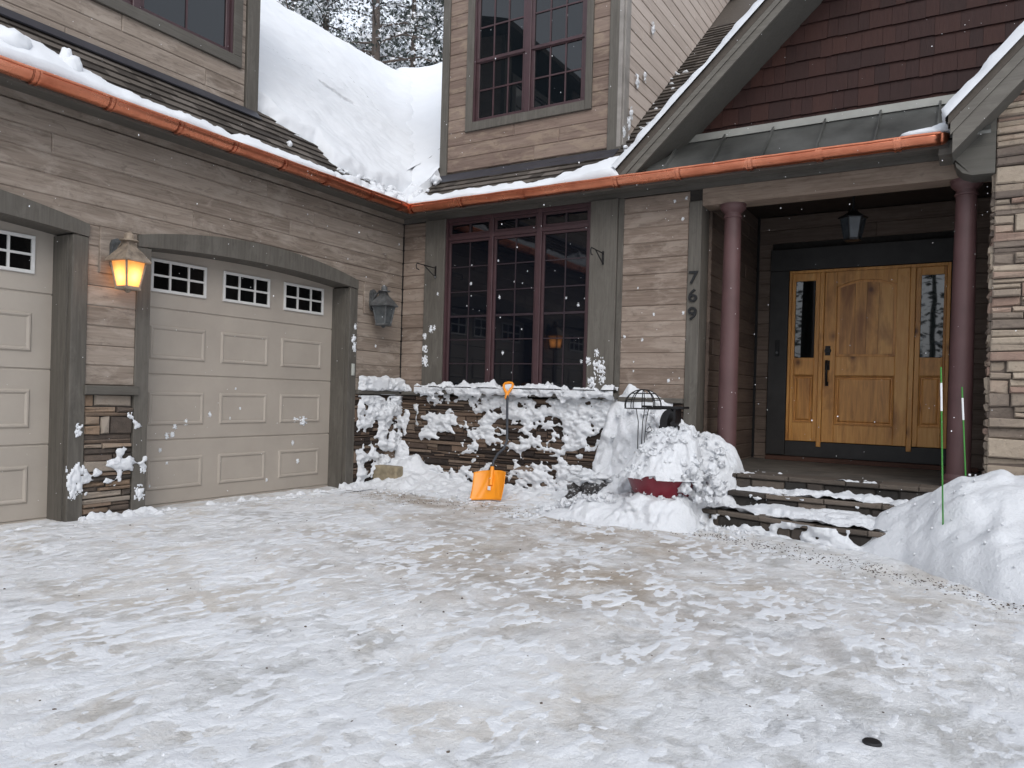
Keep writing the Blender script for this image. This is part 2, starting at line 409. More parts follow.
def driveway():
    k = NT('packed_snow_and_ice'); v = k.coords()
    # trodden crust, thin grey ice, brown meltwater stains and grit
    warp = k.noise(v, 1.1, 4, 0.6)
    big = k.noise(k.coords((1.0, 0.8, 1)), 0.75, 5, 0.55, 0.4)
    crust = k.noise(k.coords((1.1, 0.75, 1)), 3.4, 10, 0.66, 0.35)
    fine = k.noise(k.coords((1.0, 0.8, 1)), 17, 8, 0.72, 0.3)
    vfine = k.noise(v, 60, 4, 0.7)
    grit = k.noise(v, 95, 3, 0.6)
    mid = k.noise(k.coords((1.0, 0.8, 1)), 8.5, 8, 0.70, 0.5)
    f = k.math('ADD', k.math('ADD', k.math('MULTIPLY', crust, 0.40), k.math('MULTIPLY', mid, 0.34)), k.math('ADD', k.math('ADD', k.math('MULTIPLY', big, 0.30), k.math('MULTIPLY', fine, 0.16)), k.math('MULTIPLY', vfine, 0.10)))
    white = k.ramp(f, [(0.535, 0.0), (0.585, 0.45), (0.625, 0.82), (0.69, 1.0)])
    icec = k.ramp(k.noise(v, 1.3, 7, 0.66, 0.3), [(0.32, (0.44, 0.455, 0.485)), (0.46, (0.555, 0.55, 0.53)), (0.62, (0.66, 0.66, 0.66))])
    # brown stains, strongest in the middle of the forecourt and along the wheel tracks by the window wall
    sx = k.n('ShaderNodeSeparateXYZ'); k.l(k.coords((1 / S, 1 / S, 1 / S)), sx.inputs[0])
    def blob(cx, cy, rx, ry):
        dx = k.math('DIVIDE', k.math('SUBTRACT', sx.outputs[0], cx), rx); dy = k.math('DIVIDE', k.math('SUBTRACT', sx.outputs[1], cy), ry)
        d = k.math('SQRT', k.math('ADD', k.math('MULTIPLY', dx, dx), k.math('MULTIPLY', dy, dy)))
        return k.math('SUBTRACT', 1.0, d, clamp=True)
    st = k.math('MAXIMUM', k.math('MAXIMUM', blob(3.9, -2.2, 2.3, 1.3), blob(1.6, -1.35, 2.2, 0.55)), k.math('MULTIPLY', blob(4.6, -3.7, 3.4, 1.9), 0.7))
    sn = k.noise(k.coords((1.0, 1.0, 1)), 2.6, 8, 0.70, 0.5)
    stain = k.math('MULTIPLY', k.ramp(sn, [(0.36, 0.0), (0.56, 1.0)]), k.math('MULTIPLY', st, 1.7, clamp=True))
    stain2 = k.math('MULTIPLY', k.ramp(k.noise(v, 1.25, 6, 0.66, 0.7), [(0.50, 0.0), (0.66, 0.62)]), 1.0)
    c = k.mix(white, icec, (0.80, 0.81, 0.825))
    c = k.mix(stain2, c, (0.535, 0.475, 0.395))
    c = k.mix(k.math('MULTIPLY', stain, 0.72), c, (0.34, 0.265, 0.19))
    dk = k.noise(k.coords((1.0, 0.9, 1)), 8, 6, 0.75, 0.3)
    c = k.mix(k.math('MULTIPLY', k.ramp(dk, [(0.62, 0.0), (0.76, 0.75)]), k.math('ADD', k.math('MULTIPLY', st, 1.3), 0.22, clamp=True)), c, (0.13, 0.105, 0.085))
    c = k.mix(k.ramp(grit, [(0.66, 0.0), (0.78, 0.5)]), c, (0.22, 0.19, 0.16))
    rg = k.math('ADD', 0.34, k.math('MULTIPLY', white, 0.38))
    h = k.math('ADD', k.math('ADD', k.math('MULTIPLY', crust, 0.9), k.math('MULTIPLY', fine, 0.6)), k.math('ADD', k.math('MULTIPLY', white, 0.22), k.math('MULTIPLY', vfine, 0.22)))
    k.bump(h, 0.8, 0.05)
    return k.set(c, rg, 0, 0.45)
M['drive'] = driveway()
def bark():
    k = NT('pine_bark'); g = k.noise(k.coords((9, 9, 1.6)), 2, 6, 0.7, 0.6)
    k.bump(g, 0.8, 0.04)
    return k.set(k.ramp(g, [(0.3, (0.055, 0.042, 0.036)), (0.6, (0.13, 0.105, 0.09)), (0.8, (0.20, 0.17, 0.15))]), 0.9)
M['bark'] = bark()
def foliage():
    k = NT('snowy_needles'); t = k.tone()
    c = k.ramp(t, [(0.0, (0.040, 0.050, 0.044)), (0.40, (0.085, 0.098, 0.088)), (0.52, (0.16, 0.17, 0.165)), (0.56, (0.72, 0.74, 0.77)), (1.0, (0.86, 0.87, 0.89))])
    return k.set(c, 0.8, 0, 0.2)
M['needles'] = foliage()
M['forest'] = foliage()

# ------------------------------------------------------------------ siding
H = 0.19; Z0 = 2.708            # course height and one known joint height

def siding(mb, fn, u0, u1, z0, z1, holes=(), d=0.0, th=0.022, c=0.011, seed=1, blen=(2.2, 4.6), h=H):
    r = random.Random(seed)
    k0 = math.floor((z0 - Z0) / h + 1e-6)
    z = Z0 + k0 * h
    while z < z1 - 1e-6:
        a, b = max(z, z0), min(z + h, z1)
        if b - a > 0.03:
            segs = [(u0, u1)]
            for (h0, h1, hz0, hz1) in holes:
                if hz0 < b - 0.02 and hz1 > a + 0.02:
                    ns = []
                    for s0, s1 in segs:
                        if h1 <= s0 or h0 >= s1: ns.append((s0, s1)); continue
                        if h0 > s0: ns.append((s0, h0))
                        if h1 < s1: ns.append((h1, s1))
                    segs = ns
            for s0, s1 in segs:
                p = s0 - r.uniform(0, blen[0])
                while p < s1:
                    q = p + r.uniform(*blen)
                    x0, x1 = max(p, s0), min(q, s1)
                    if s1 - x1 < 0.25: x1 = s1; q = s1
                    if x1 - x0 > 0.02: mb.obox(fn, x0, x1, a, b, d - 0.015, d + th + r.uniform(-0.002, 0.003), r.random(), c)
                    p = q
        z += h

def ledgestones(mb, fn, u0, u1, z0, z1, seed=1, hmin=0.028, hmax=0.10, d=0.0, big=0.10, mean=0.34, depth=0.05):
    r = random.Random(seed); z = z0
    while z < z1 - 0.005:
        hh = r.choice([r.uniform(hmin, hmax * 0.6), r.uniform(hmin, hmax)])
        if r.random() < big: hh = r.uniform(0.12, 0.19)
        if z + hh > z1 - hmin: hh = z1 - z
        u = u0
        while u < u1 - 0.005:
            w = r.uniform(0.35, 1.7) * mean * (1.0 if hh < 0.11 else 0.75)
            if u + w > u1 - 0.08: w = u1 - u
            def one(a0, a1, b0, b1):
                g = 0.006; dd = d + r.uniform(0.012, depth)
                e = [r.uniform(-0.13, 0.13) * min(0.09, b1 - b0) for _ in range(4)] + [r.uniform(-0.012, 0.012) for _ in range(4)]
                A0, A1, B0, B1 = a0 + g, a1 - g, b0 + g * 0.6, b1 - g * 0.6
                q = 0.012
                P = [fn(A0, B0 + e[0], d - 0.02), fn(A1, B0 + e[1], d - 0.02), fn(A1, B1 + e[2], d - 0.02), fn(A0, B1 + e[3], d - 0.02)]
                P += [fn(A0, B0 + e[0], dd - q), fn(A1, B0 + e[1], dd - q), fn(A1, B1 + e[2], dd - q), fn(A0, B1 + e[3], dd - q)]
                q2 = min(q, (B1 - B0) * 0.28)
                P += [fn(A0 + q, B0 + e[0] + q2, dd + e[4]), fn(A1 - q, B0 + e[1] + q2, dd + e[5]), fn(A1 - q, B1 + e[2] - q2, dd + e[6]), fn(A0 + q, B1 + e[3] - q2, dd + e[7])]
                i = len(mb.v); mb.v += [tuple(p) for p in P]; t = r.random()
                for f in [(0, 1, 5, 4), (1, 2, 6, 5), (2, 3, 7, 6), (3, 0, 4, 7), (4, 5, 9, 8), (5, 6, 10, 9), (6, 7, 11, 10), (7, 4, 8, 11), (8, 9, 10, 11)]:
                    mb.f.append(tuple(i + k for k in f)); mb.t.append(t)
            if hh > 0.075 and r.random() < 0.4 and w > 0.15:
                m = z + hh * r.uniform(0.4, 0.6)
                one(u, u + w, z, m); one(u, u + w, m, z + hh)
            else: one(u, u + w, z, z + hh)
            u += w
        z += hh

# ------------------------------------------------------------------ the house
house = empty('house', (0, 0, 0), 'brown wooden house with taupe garage doors, copper gutters and golden front door', 'house')
XG = WX(0.0); YM = WY(0.0)
GY = -9.6                     # far end of the garage wing

# garage wall
G1 = (-7.67, -4.803); G2 = (-4.012, -1.129)
mb = MB()
siding(mb, XG, GY, -0.022, 0.0, 3.858, [(G1[0] - 0.03, G1[1] + 0.03, -1, 2.85), (G2[0] - 0.03, G2[1] + 0.03, -1, 2.85), (G1[1], G2[0], -1, 1.30), (G2[1], 0.3, -1, 1.37)], seed=3)
mb.build('garage_wall', M['siding_y'], house)
mb = MB(); mb.obox(XG, GY, 0.0, 3.858, 3.935, -0.02, 0.03); mb.build('frieze_board', M['siding_y'], house)
# front (window) wall
mb = MB()
siding(mb, YM, 0.0, 4.32, 0.0, 3.858, [(0.78, 3.09, -1, 3.86), (0.0, 4.33, -1, 1.37)], seed=8)
mb.build('front_wall', M['siding_x'], house, cuts=[((1.5, 0, 0), (1, 0, 0))])
mb.build('front_wall', M['siding_x'], house, cuts=[((1.5, 0, 0), (-1, 0, 0))])
# dark inner faces that close the walls behind the gaps of the boards
mb = MB(); mb.box((-0.40, GY, 0.0), (-0.36, 0.0, 3.92)); mb.build('inner_wall', M['mortar'], house)
mb = MB(); mb.box((0.0, 0.14, 0.0), (4.30, 0.18, 3.92)); mb.build('inner_wall', M['mortar'], house)
mb = MB(); mb.box((4.302, 0.0, 0.0), (4.468, 2.6, 4.04)); mb.build('inner_wall', M['mortar'], house)
mb = MB(); mb.box((4.40, 2.561, 0.0), (7.7, 2.60, 4.1)); mb.build('inner_wall', M['mortar'], house)
mb = MB(); mb.obox(YM, 0.03, 4.47, 3.858, 3.935, -0.02, 0.032); mb.obox(YM, 4.47, 7.1, 3.862, 3.935, -0.2, 0.034)
mb.build('frieze_board', M['trim_x'], house)
mb = MB(); mb.box((0.001, -0.034, 1.37), (0.036, 0.0, 3.858)); mb.build('corner_strip', M['iron'], house)

# arched garage trim
def garage_trim(y0, y1):
    mb = MB(); w = 0.15; zb = 0.02
    for a, b in ((y0 - w, y0), (y1, y1 + w)):
        mb.obox(XG, a, b, zb, 2.775, -0.02, 0.045, rnd.random(), 0.006)
    # jamb returns
    mb.obox(XG, y0 - 0.02, y0 + 0.012, zb, 2.775, -0.30, -0.022, 0.4); mb.obox(XG, y1 - 0.012, y1 + 0.02, zb, 2.775, -0.30, -0.022, 0.4)
    n = 24; lo = []; up = []
    for k in range(n + 1):
        t = k / n; u = y0 - w + (y1 - y0 + 2 * w) * t; s = math.sin(math.pi * t) if False else 1 - (2 * t - 1) ** 2
        lo.append((u, 2.777 + 0.085 * s)); up.append((u, 2.895 + 0.19 * s))
    for k in range(n):
        P = []
        for d in (-0.02, 0.052):
            P += [XG(lo[k][0], lo[k][1], d), XG(lo[k + 1][0], lo[k + 1][1], d), XG(up[k + 1][0], up[k + 1][1], d), XG(up[k][0], up[k][1], d)]
        i = len(mb.v); mb.v += P
        for f in [(0, 1, 2, 3), (4, 5, 6, 7), (0, 1, 5, 4), (2, 3, 7, 6)]:
            mb.f.append(tuple(i + q for q in f)); mb.t.append(0.45)
        if k in (0, n - 1):
            f = (0, 3, 7, 4) if k == 0 else (1, 2, 6, 5)
            mb.f.append(tuple(i + q for q in f)); mb.t.append(0.45)
        # curved soffit of the opening
        if lo[k][0] > y0 - 0.03 and lo[k + 1][0] < y1 + 0.03:
            mb.face([XG(lo[k][0], lo[k][1], -0.30), XG(lo[k + 1][0], lo[k + 1][1], -0.30), XG(lo[k + 1][0], lo[k + 1][1], -0.02), XG(lo[k][0], lo[k][1], -0.02)], 0.3)
    mb.build('garage_door_trim', M['trim'], house, merge=True)
garage_trim(*G1); garage_trim(*G2)

def garage_door(y0, y1):
    F = WX(-0.27); mb = MB(); cy = (y0 + y1) / 2
    secs = [(0.10, 0.80), (0.80, 1.51), (1.51, 2.22), (2.22, 2.95)]
    for si, (z0, z1) in enumerate(secs):
        mb.obox(F, y0 - 0.02, y1 + 0.02, z0 + 0.006, z1 - 0.006, -0.04, 0.0, 0.5, 0.007)
        if si < 3:
            for k in (-1, 0, 1):
                a, b = cy + k * 0.9 - 0.345, cy + k * 0.9 + 0.345; p, q = z0 + 0.16, z1 - 0.185
                # pressed panel: groove, then raised field
                ring = [(0, 0.0), (0.016, 0.016), (0.03, 0.016), (0.048, 0.003), (0.052, 0.005)]
                prev = None
                for off, d in ring:
                    cur = [F(a + off, p + off, d), F(b - off, p + off, d), F(b - off, q - off, d), F(a + off, q - off, d)]
                    if prev:
                        for e in range(4): mb.face([prev[e], prev[(e + 1) % 4], cur[(e + 1) % 4], cur[e]])
                    prev = cur
                mb.face(prev)
    mb.obox(F, y0 - 0.02, y1 + 0.02, 0.12, 2.94, -0.06, -0.012, 0.1)
    mb.obox(F, y0 - 0.02, y1 + 0.02, 0.06, 0.104, -0.035, 0.004, 0.1)
    door = mb.build('garage_door', M['garage'], house)
    for k in (-1, 0, 1):
        a, b = cy + k * 0.91 - 0.342, cy + k * 0.91 + 0.342; z0, z1 = 2.393, 2.745; w = 0.032
        wm = MB()
        wm.obox(F, a, b, z0, z0 + w, 0.001, 0.022, 0.5, 0.004); wm.obox(F, a, b, z1 - w, z1, 0.001, 0.022, 0.5, 0.004)
        wm.obox(F, a, a + w, z0 + w, z1 - w, 0.001, 0.022, 0.5, 0.004); wm.obox(F, b - w, b, z0 + w, z1 - w, 0.001, 0.022, 0.5, 0.004)
        for q in (1, 2):
            u = a + (b - a) * q / 3; wm.obox(F, u - 0.011, u + 0.011, z0 + w, z1 - w, 0.004, 0.019)
        zm = (z0 + z1) / 2; wm.obox(F, a + w, b - w, zm - 0.011, zm + 0.011, 0.0045, 0.0185)
        wm.build('window_frame', M['white'], door)
        g = MB(); g.obox(F, a + w * 0.5, b - w * 0.5, z0 + w * 0.5, z1 - w * 0.5, -0.002, 0.003); g.build('window_pane', M['glass3'], door)
garage_door(*G1); garage_door(*G2)

# stone wainscots with ledge caps
mb = MB(); ledgestones(mb, XG, G1[1] + 0.153, G2[0] - 0.153, 0.0, 1.285, seed=21, mean=0.34, d=0.0, hmin=0.035, hmax=0.12, big=0.2)
mb.obox(XG, G1[1] + 0.153, G2[0] - 0.153, 0.0, 1.285, -0.04, 0.006, 0.02)
mb.build('stone_veneer', M['ledge'], house)
mb = MB(); mb.obox(XG, G1[1] + 0.13, G2[0] - 0.12, 1.287, 1.376, -0.02, 0.085, 0.5, 0.008); mb.build('ledge_cap', M['trim_y'], house)
mb = MB(); ledgestones(mb, XG, G2[1] + 0.153, 0.0, 0.0, 1.35, seed=24, mean=0.30)
mb.obox(XG, G2[1] + 0.153, 0.0, 0.0, 1.35, -0.04, 0.006, 0.02); mb.build('stone_veneer', M['wetledge'], house)
mb = MB(); ledgestones(mb, YM, 0.05, 4.32, 0.0, 1.35, seed=28, mean=0.36)
mb.obox(YM, 0.05, 4.32, 0.0, 1.35, -0.04, 0.006, 0.02); mb.build('stone_veneer', M['wetledge'], house)
mb = MB(); mb.obox(XG, G2[1] + 0.153, -0.10, 1.352, 1.41, -0.02, 0.085, 0.5, 0.008); mb.build('ledge_cap', M['trim_y'], house)
mb = MB(); mb.obox(YM, 0.10, 0.44, 1.352, 1.41, -0.02, 0.085, 0.5, 0.008); mb.obox(YM, 0.44, 3.50, 1.38, 1.45, -0.02, 0.15, 0.5, 0.008)
mb.obox(YM, 3.50, 4.32, 1.352, 1.41, -0.02, 0.085, 0.5, 0.008); mb.build('window_sill', M['trim_x'], house)

# big window
mb = MB(); mb.obox(YM, 0.45, 0.80, 1.452, 3.856, -0.02, 0.065, 0.35, 0.006); mb.build('window_trim', M['trim'], house)
mb = MB(); mb.obox(YM, 3.06, 3.425, 1.452, 3.856, -0.02, 0.065, 0.7, 0.006)
mb.obox(YM, 3.428, 3.50, 1.412, 3.856, -0.02, 0.035, 0.1, 0.004)
mb.build('window_trim', M['trim'], house)
W = WY(0.02); mb = MB()
def frame(mb, fn, u0, u1, z0, z1, w, d0, d1, c=0.004):
    mb.obox(fn, u0, u1, z0, z0 + w, d0, d1, 0.5, c); mb.obox(fn, u0, u1, z1 - w, z1, d0, d1, 0.5, c)
    mb.obox(fn, u0, u0 + w, z0 + w, z1 - w, d0, d1 - 0.001, 0.5, c); mb.obox(fn, u1 - w, u1, z0 + w, z1 - w, d0, d1 - 0.001, 0.5, c)
mb.obox(W, 0.803, 0.835, 1.452, 3.856, -0.02, 0.06); mb.obox(W, 3.025, 3.057, 1.452, 3.856, -0.02, 0.06)
cas = [(0.835, 1.535), (1.594, 2.272), (2.347, 3.025)]
mb.obox(W, 1.535, 1.594, 1.452, 3.856, -0.02, 0.058, 0.5, 0.006); mb.obox(W, 2.272, 2.347, 1.452, 3.856, -0.02, 0.058, 0.5, 0.006)
mb.obox(W, 0.835, 3.025, 3.545, 3.605, -0.02, 0.05, 0.5, 0.006); mb.obox(W, 0.835, 3.025, 3.80, 3.856, -0.02, 0.05, 0.5, 0.004)
for a, b in cas:
    frame(mb, W, a + 0.001, b - 0.001, 1.453, 3.544, 0.035, -0.01, 0.03); frame(mb, W, a + 0.001, b - 0.001, 3.606, 3.799, 0.035, -0.01, 0.03)
bigwin = mb.build('large_window', M['maroon'], house)
for a, b in cas:
    for z0, z1 in ((1.48, 3.52), (3.63, 3.78)):
        g = MB(); g.obox(W, a + 0.03, b - 0.03, z0, z1, -0.006, 0.0); g.build('window_pane', M['glass'], bigwin)
mb = MB()
for a, b in cas:
    m = (a + b) / 2; mb.obox(W, m - 0.008, m + 0.008, 1.488, 3.51, 0.0015, 0.009)
    for zz in (3.169, 2.82, 2.149, 1.816): mb.obox(W, a + 0.036, b - 0.036, zz - 0.007, zz + 0.007, 0.002, 0.008)
    mb.obox(W, a + 0.036, b - 0.036, 2.462, 2.490, 0.002, 0.011)
    mb.obox(W, m - 0.014, m + 0.014, 3.641, 3.765, 0.0015, 0.02)
mb.build('muntin_grille', plain('dark_muntin_paint', (0.030, 0.020, 0.026), 0.4, var=0.2), bigwin)

# post with the house number, porch beam, ceiling
mb = MB(); mb.obox(YM, 4.322, 4.475, 0.2, 3.72, -0.25, 0.035, 0.45, 0.006); mb.build('corner_post', M['trim'], house)
mb = MB(); mb.box((4.474, -0.015, 3.66), (7.33, 0.26, 3.858), 0.5); mb.build('porch_beam', M['beam'], house)
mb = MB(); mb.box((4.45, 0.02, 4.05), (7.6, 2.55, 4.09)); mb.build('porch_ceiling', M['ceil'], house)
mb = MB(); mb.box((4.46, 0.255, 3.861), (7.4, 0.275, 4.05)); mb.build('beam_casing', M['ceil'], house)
PB = WY(2.5); PL = WX(4.49)
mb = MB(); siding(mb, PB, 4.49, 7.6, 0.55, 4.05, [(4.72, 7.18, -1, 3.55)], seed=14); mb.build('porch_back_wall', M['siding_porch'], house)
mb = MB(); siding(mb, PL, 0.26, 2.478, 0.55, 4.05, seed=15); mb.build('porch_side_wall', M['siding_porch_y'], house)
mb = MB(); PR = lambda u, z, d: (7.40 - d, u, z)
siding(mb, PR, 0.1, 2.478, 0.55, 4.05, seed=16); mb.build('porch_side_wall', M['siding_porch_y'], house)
mb = MB(); mb.obox(PB, 4.515, 4.545, 0.6, 4.05, 0.024, 0.05); mb.build('corner_strip', M['iron'], house)
# dark trim round the entry
mb = MB()
mb.obox(PB, 4.71, 7.20, 3.252, 3.56, 0.0, 0.06, 0.5, 0.006); mb.obox(PB, 4.71, 4.968, 0.66, 3.25, 0.0, 0.055, 0.5, 0.006)
mb.obox(PB, 6.95, 7.20, 0.66, 3.25, 0.0, 0.055, 0.5, 0.006); mb.obox(PB, 4.972, 6.948, 0.655, 0.862, 0.0, 0.05, 0.5, 0.004)
mb.build('entry_trim', M['darktrim'], house)
mb = MB(); mb.box((4.75, 2.26, 0.60), (7.30, 2.44, 0.652)); mb.build('threshold', M['redplank'], house)
# entry: frame, sidelights, door
mb = MB(); D = PB
mb.obox(D, 4.974, 5.012, 0.866, 3.246, 0.0, 0.05, 0.3, 0.004); mb.obox(D, 5.385, 5.442, 0.80, 3.205, 0.0, 0.064, 0.6, 0.006)
mb.obox(D, 6.490, 6.552, 0.80, 3.205, 0.0, 0.064, 0.7, 0.006); mb.obox(D, 6.905, 6.946, 0.866, 3.246, 0.0, 0.05, 0.4, 0.004)
mb.obox(D, 5.013, 6.904, 3.207, 3.246, 0.0, 0.052, 0.5, 0.004)
mb.build('door_frame', M['alder'], house)
def rail(mb, fn, u0, u1, z0, z1, d0, d1, t, c=0.006): mb.obox(fn, u0, u1, z0, z1, d0, d1, t, c)
def raised(mb, fn, a, b, p, q, d, t):
    ring = [(0, d + 0.02), (0.010, d + 0.016), (0.020, d - 0.006), (0.026, d - 0.006), (0.045, d + 0.014), (0.06, d + 0.016)]
    prev = None
    for off, dd in ring:
        cur = [fn(a + off, p + off, dd), fn(b - off, p + off, dd), fn(b - off, q - off, dd), fn(a + off, q - off, dd)]
        if prev:
            for e in range(4): mb.face([prev[e], prev[(e + 1) % 4], cur[(e + 1) % 4], cur[e]], t)
        prev = cur
    mb.face(prev, t)
def sidelight(a, b, ga, gb):
    mb = MB()
    rail(mb, D, a, ga, 0.868, 3.204, 0.0, 0.04, rnd.random()); rail(mb, D, gb, b, 0.868, 3.204, 0.0, 0.04, rnd.random())
    rail(mb, D, ga, gb, 3.10, 3.204, 0.0, 0.039, 0.6); rail(mb, D, ga, gb, 1.79, 2.03, 0.0, 0.039, 0.4); rail(mb, D, ga, gb, 0.868, 1.125, 0.0, 0.039, 0.7)
    mb.obox(D, ga - 0.001, gb + 0.001, 1.12, 1.80, 0.0, 0.012, 0.5); raised(mb, D, ga + 0.004, gb - 0.004, 1.13, 1.785, 0.013, rnd.random())
    s = mb.build('sidelight', M['alder'], house)
    g = MB(); g.obox(D, ga - 0.005, gb + 0.005, 2.02, 3.105, 0.0, 0.015); g.build('glass_pane', M['glass4'], s)
sidelight(5.014, 5.383, 5.06, 5.322); sidelight(6.554, 6.903, 6.615, 6.873)
mb = MB(); a, b = 5.446, 6.487
rail(mb, D, a, 5.602, 0.868, 3.203, 0.0, 0.05, 0.35); rail(mb, D, 6.330, b, 0.868, 3.203, 0.0, 0.05, 0.75)
rail(mb, D, 5.602, 6.330, 0.868, 1.112, 0.0, 0.049, 0.55); rail(mb, D, 5.602, 6.330, 1.785, 2.045, 0.0, 0.049, 0.65)
n = 16
for k in range(n):            # top rail with an arched lower edge
    u0 = 5.602 + 0.728 * k / n; u1 = 5.602 + 0.728 * (k + 1) / n
    z = lambda u: 3.0 + 0.085 * (1 - ((u - 5.966) / 0.364) ** 2)
    P = [D(u0, z(u0), 0.0), D(u1, z(u1), 0.0), D(u1, 3.203, 0.0), D(u0, 3.203, 0.0), D(u0, z(u0), 0.049), D(u1, z(u1), 0.049), D(u1, 3.203, 0.049), D(u0, 3.203, 0.049)]
    i = len(mb.v); mb.v += P
    for f in [(4, 5, 6, 7), (0, 1, 5, 4), (2, 3, 7, 6)]: mb.f.append(tuple(i + q for q in f)); mb.t.append(0.5)
mb.obox(D, 5.60, 6.332, 1.10, 3.10, 0.0, 0.012, 0.5)
raised(mb, D, 5.61, 6.322, 1.12, 1.778, 0.013, 0.25)
pl = [5.64, 5.83, 5.975, 6.12, 6.295]
ap = MB()
for k in range(4):            # upper panel of four planks under the arch
    u0, u1 = pl[k] + 0.002, pl[k + 1] - 0.002
    z = lambda u: 2.962 + 0.085 * (1 - ((u - 5.966) / 0.364) ** 2)
    us = [u0 + (u1 - u0) * q / 4 for q in range(5)]
    ap.prism([D(u0, 2.08, 0.012), D(u1, 2.08, 0.012)] + [D(u, z(u), 0.012) for u in reversed(us)], (0, -0.016, 0), [0.05, 0.4, 0.62, 0.93][k])
fd = mb.build('front_door', M['alder'], house); ap.build('arched_panel', M['alder_dark'], fd)
mb = MB(); mb.tube([D(5.503, 2.124, 0.05), D(5.503, 2.124, 0.085)], [0.045, 0.038], 16); mb.obox(D, 5.470, 5.536, 2.06, 2.19, 0.05, 0.062, 0.5, 0.004); mb.build('deadbolt', M['iron'], fd)
mb = MB(); mb.obox(D, 5.472, 5.534, 1.86, 1.99, 0.05, 0.062, 0.5, 0.004); mb.tube([D(5.503, 1.935, 0.05), D(5.503, 1.945, 0.10), D(5.503, 1.90, 0.125), D(5.503, 1.80, 0.125), D(5.503, 1.70, 0.105), D(5.503, 1.665, 0.06)], [0.02, 0.018, 0.015, 0.016, 0.014, 0.02], 10)
mb.obox(D, 5.482, 5.524, 1.64, 1.70, 0.05, 0.06, 0.5, 0.003); mb.tube([D(5.503, 1.955, 0.1), D(5.503, 1.98, 0.13)], 0.02, 8); mb.build('door_handle', M['iron'], fd, smooth=40)

# porch columns
def column(cx):
    mb = MB(); r = 0.105
    prof = [(r * 1.02, 0.60), (r * 1.03, 1.3), (r * 1.0, 2.2), (r * 0.93, 3.0), (r * 0.88, 3.52)]
    mb.lathe(prof, (cx, 0.10, 0), 32)
    c = mb.build('porch_column', M['mauve'], house, smooth=50)
    k = MB(); k.lathe([(r * 0.9, 3.50), (r * 1.0, 3.505), (r * 1.0, 3.525), (r * 0.9, 3.53), (r * 0.9, 3.56), (r * 1.12, 3.585), (r * 1.3, 3.605), (r * 1.36, 3.62), (r * 1.36, 3.645), (r * 1.42, 3.65), (r * 1.42, 3.66)], (cx, 0.10, 0), 32)
    k.build('capital', M['mauve'], c, smooth=40)
    k = MB(); k.lathe([(r * 1.4, 0.60), (r * 1.4, 0.655), (r * 1.25, 0.67), (r * 1.25, 0.70), (r * 1.06, 0.73)], (cx, 0.10, 0), 32)
    k.build('column_base', M['mauve'], c, smooth=40)
column(4.80); column(7.115)

# porch floor and stone steps
def slab(name, pts, z0, z1, mat_top, mat_side, seed):
    """paved tread: flat top, front faced with irregular stones along the polyline pts (left to right)"""
    r = random.Random(seed)
    top = MB()
    back = [(pts[-1][0], 2.5), (pts[0][0], 2.5)] if name == 'porch_floor' else [(pts[-1][0], pts[-1][1] + 1.3), (pts[0][0], pts[0][1] + 1.3)]
    top.prism([(x, y, z0 - 0.2) for x, y in pts + back], (0, 0, z1 - z0 + 0.2 - 0.004), 0.4)
    fl = top.build(name, mat_top, house)
    st = MB()
    for (xa, ya), (xb, yb) in zip(pts, pts[1:]):
        L = math.hypot(xb - xa, yb - ya); u = 0.0
        tx, ty = (xb - xa) / L, (yb - ya) / L; nx, ny = ty, -tx
        fn = lambda uu, z, d: (xa + tx * uu + nx * d, ya + ty * uu + ny * d, z)
        while u < L - 0.02:
            w = r.uniform(0.16, 0.42); w = L - u if u + w > L - 0.1 else w
            st.obox(fn, u + 0.005, u + w - 0.005, z0 - 0.1, z1 - 0.046 + r.uniform(-0.012, 0.006), -0.05, 0.03 + r.uniform(-0.015, 0.02), r.random(), 0.014)
            u += w
        u = 0.0
        while u < L - 0.02:
            w = r.uniform(0.3, 0.6); w = L - u if u + w > L - 0.15 else w
            st.obox(fn, u + 0.003, u + w - 0.003, z1 - 0.043, z1 + r.uniform(0, 0.006), -0.30, 0.055 + r.uniform(-0.012, 0.02), r.random(), 0.010)
            u += w
    st.build('stone_riser', mat_side, fl)
slab('porch_floor', [(4.50, -0.20), (7.36, -0.22)], 0.43, 0.60, M['concrete'], M['stepstone'], 1)
slab('stone_step', [(5.0, -0.46), (5.4, -0.50), (7.30, -0.50)], 0.26, 0.43, M['concrete'], M['stepstone'], 2)
slab('stone_step', [(4.55, -0.66), (5.0, -0.80), (5.45, -0.92), (6.0, -1.10), (6.75, -1.16), (7.4, -1.16)], 0.07, 0.255, M['concrete'], M['stepstone'], 3)

# ---------------- roofs
PG, PMn = 1.0, 0.86
zg = lambda x: 3.95 + PG * (0.45 - x)
zm = lambda y: 3.95 + PMn * (y + 0.45)
RX, RY = -4.0, 5.1
def shingle_rows(mb, pos, s0, s1, u0, u1, seed, rowh=0.135, cut=None):
    """rows of shingles; pos(u, s, lift) with s up the slope"""
    r = random.Random(seed); s = s0
    while s < s1:
        u = u0 - r.uniform(0, 0.25)
        while u < u1:
            w = r.uniform(0.14, 0.3); a, b = max(u, u0), min(u + w, u1)
            if b > a and (cut is None or cut((a + b) / 2, s)):
                l0 = 0.020 + r.uniform(0, 0.008)
                P = [pos(a, s, l0), pos(b, s, l0), pos(b, s + rowh * 1.05, 0.004), pos(a, s + rowh * 1.05, 0.004), pos(a, s, 0.0), pos(b, s, 0.0)]
                i = len(mb.v); mb.v += P; t = r.random()
                mb.f.append((i, i + 1, i + 2, i + 3)); mb.t.append(t); mb.f.append((i + 4, i + 5, i + 1, i)); mb.t.append(t * 0.4)
            u += w
        s += rowh
n_g = Vector((PG, 0, 1)).normalized(); n_m = Vector((0, -PMn, 1)).normalized()
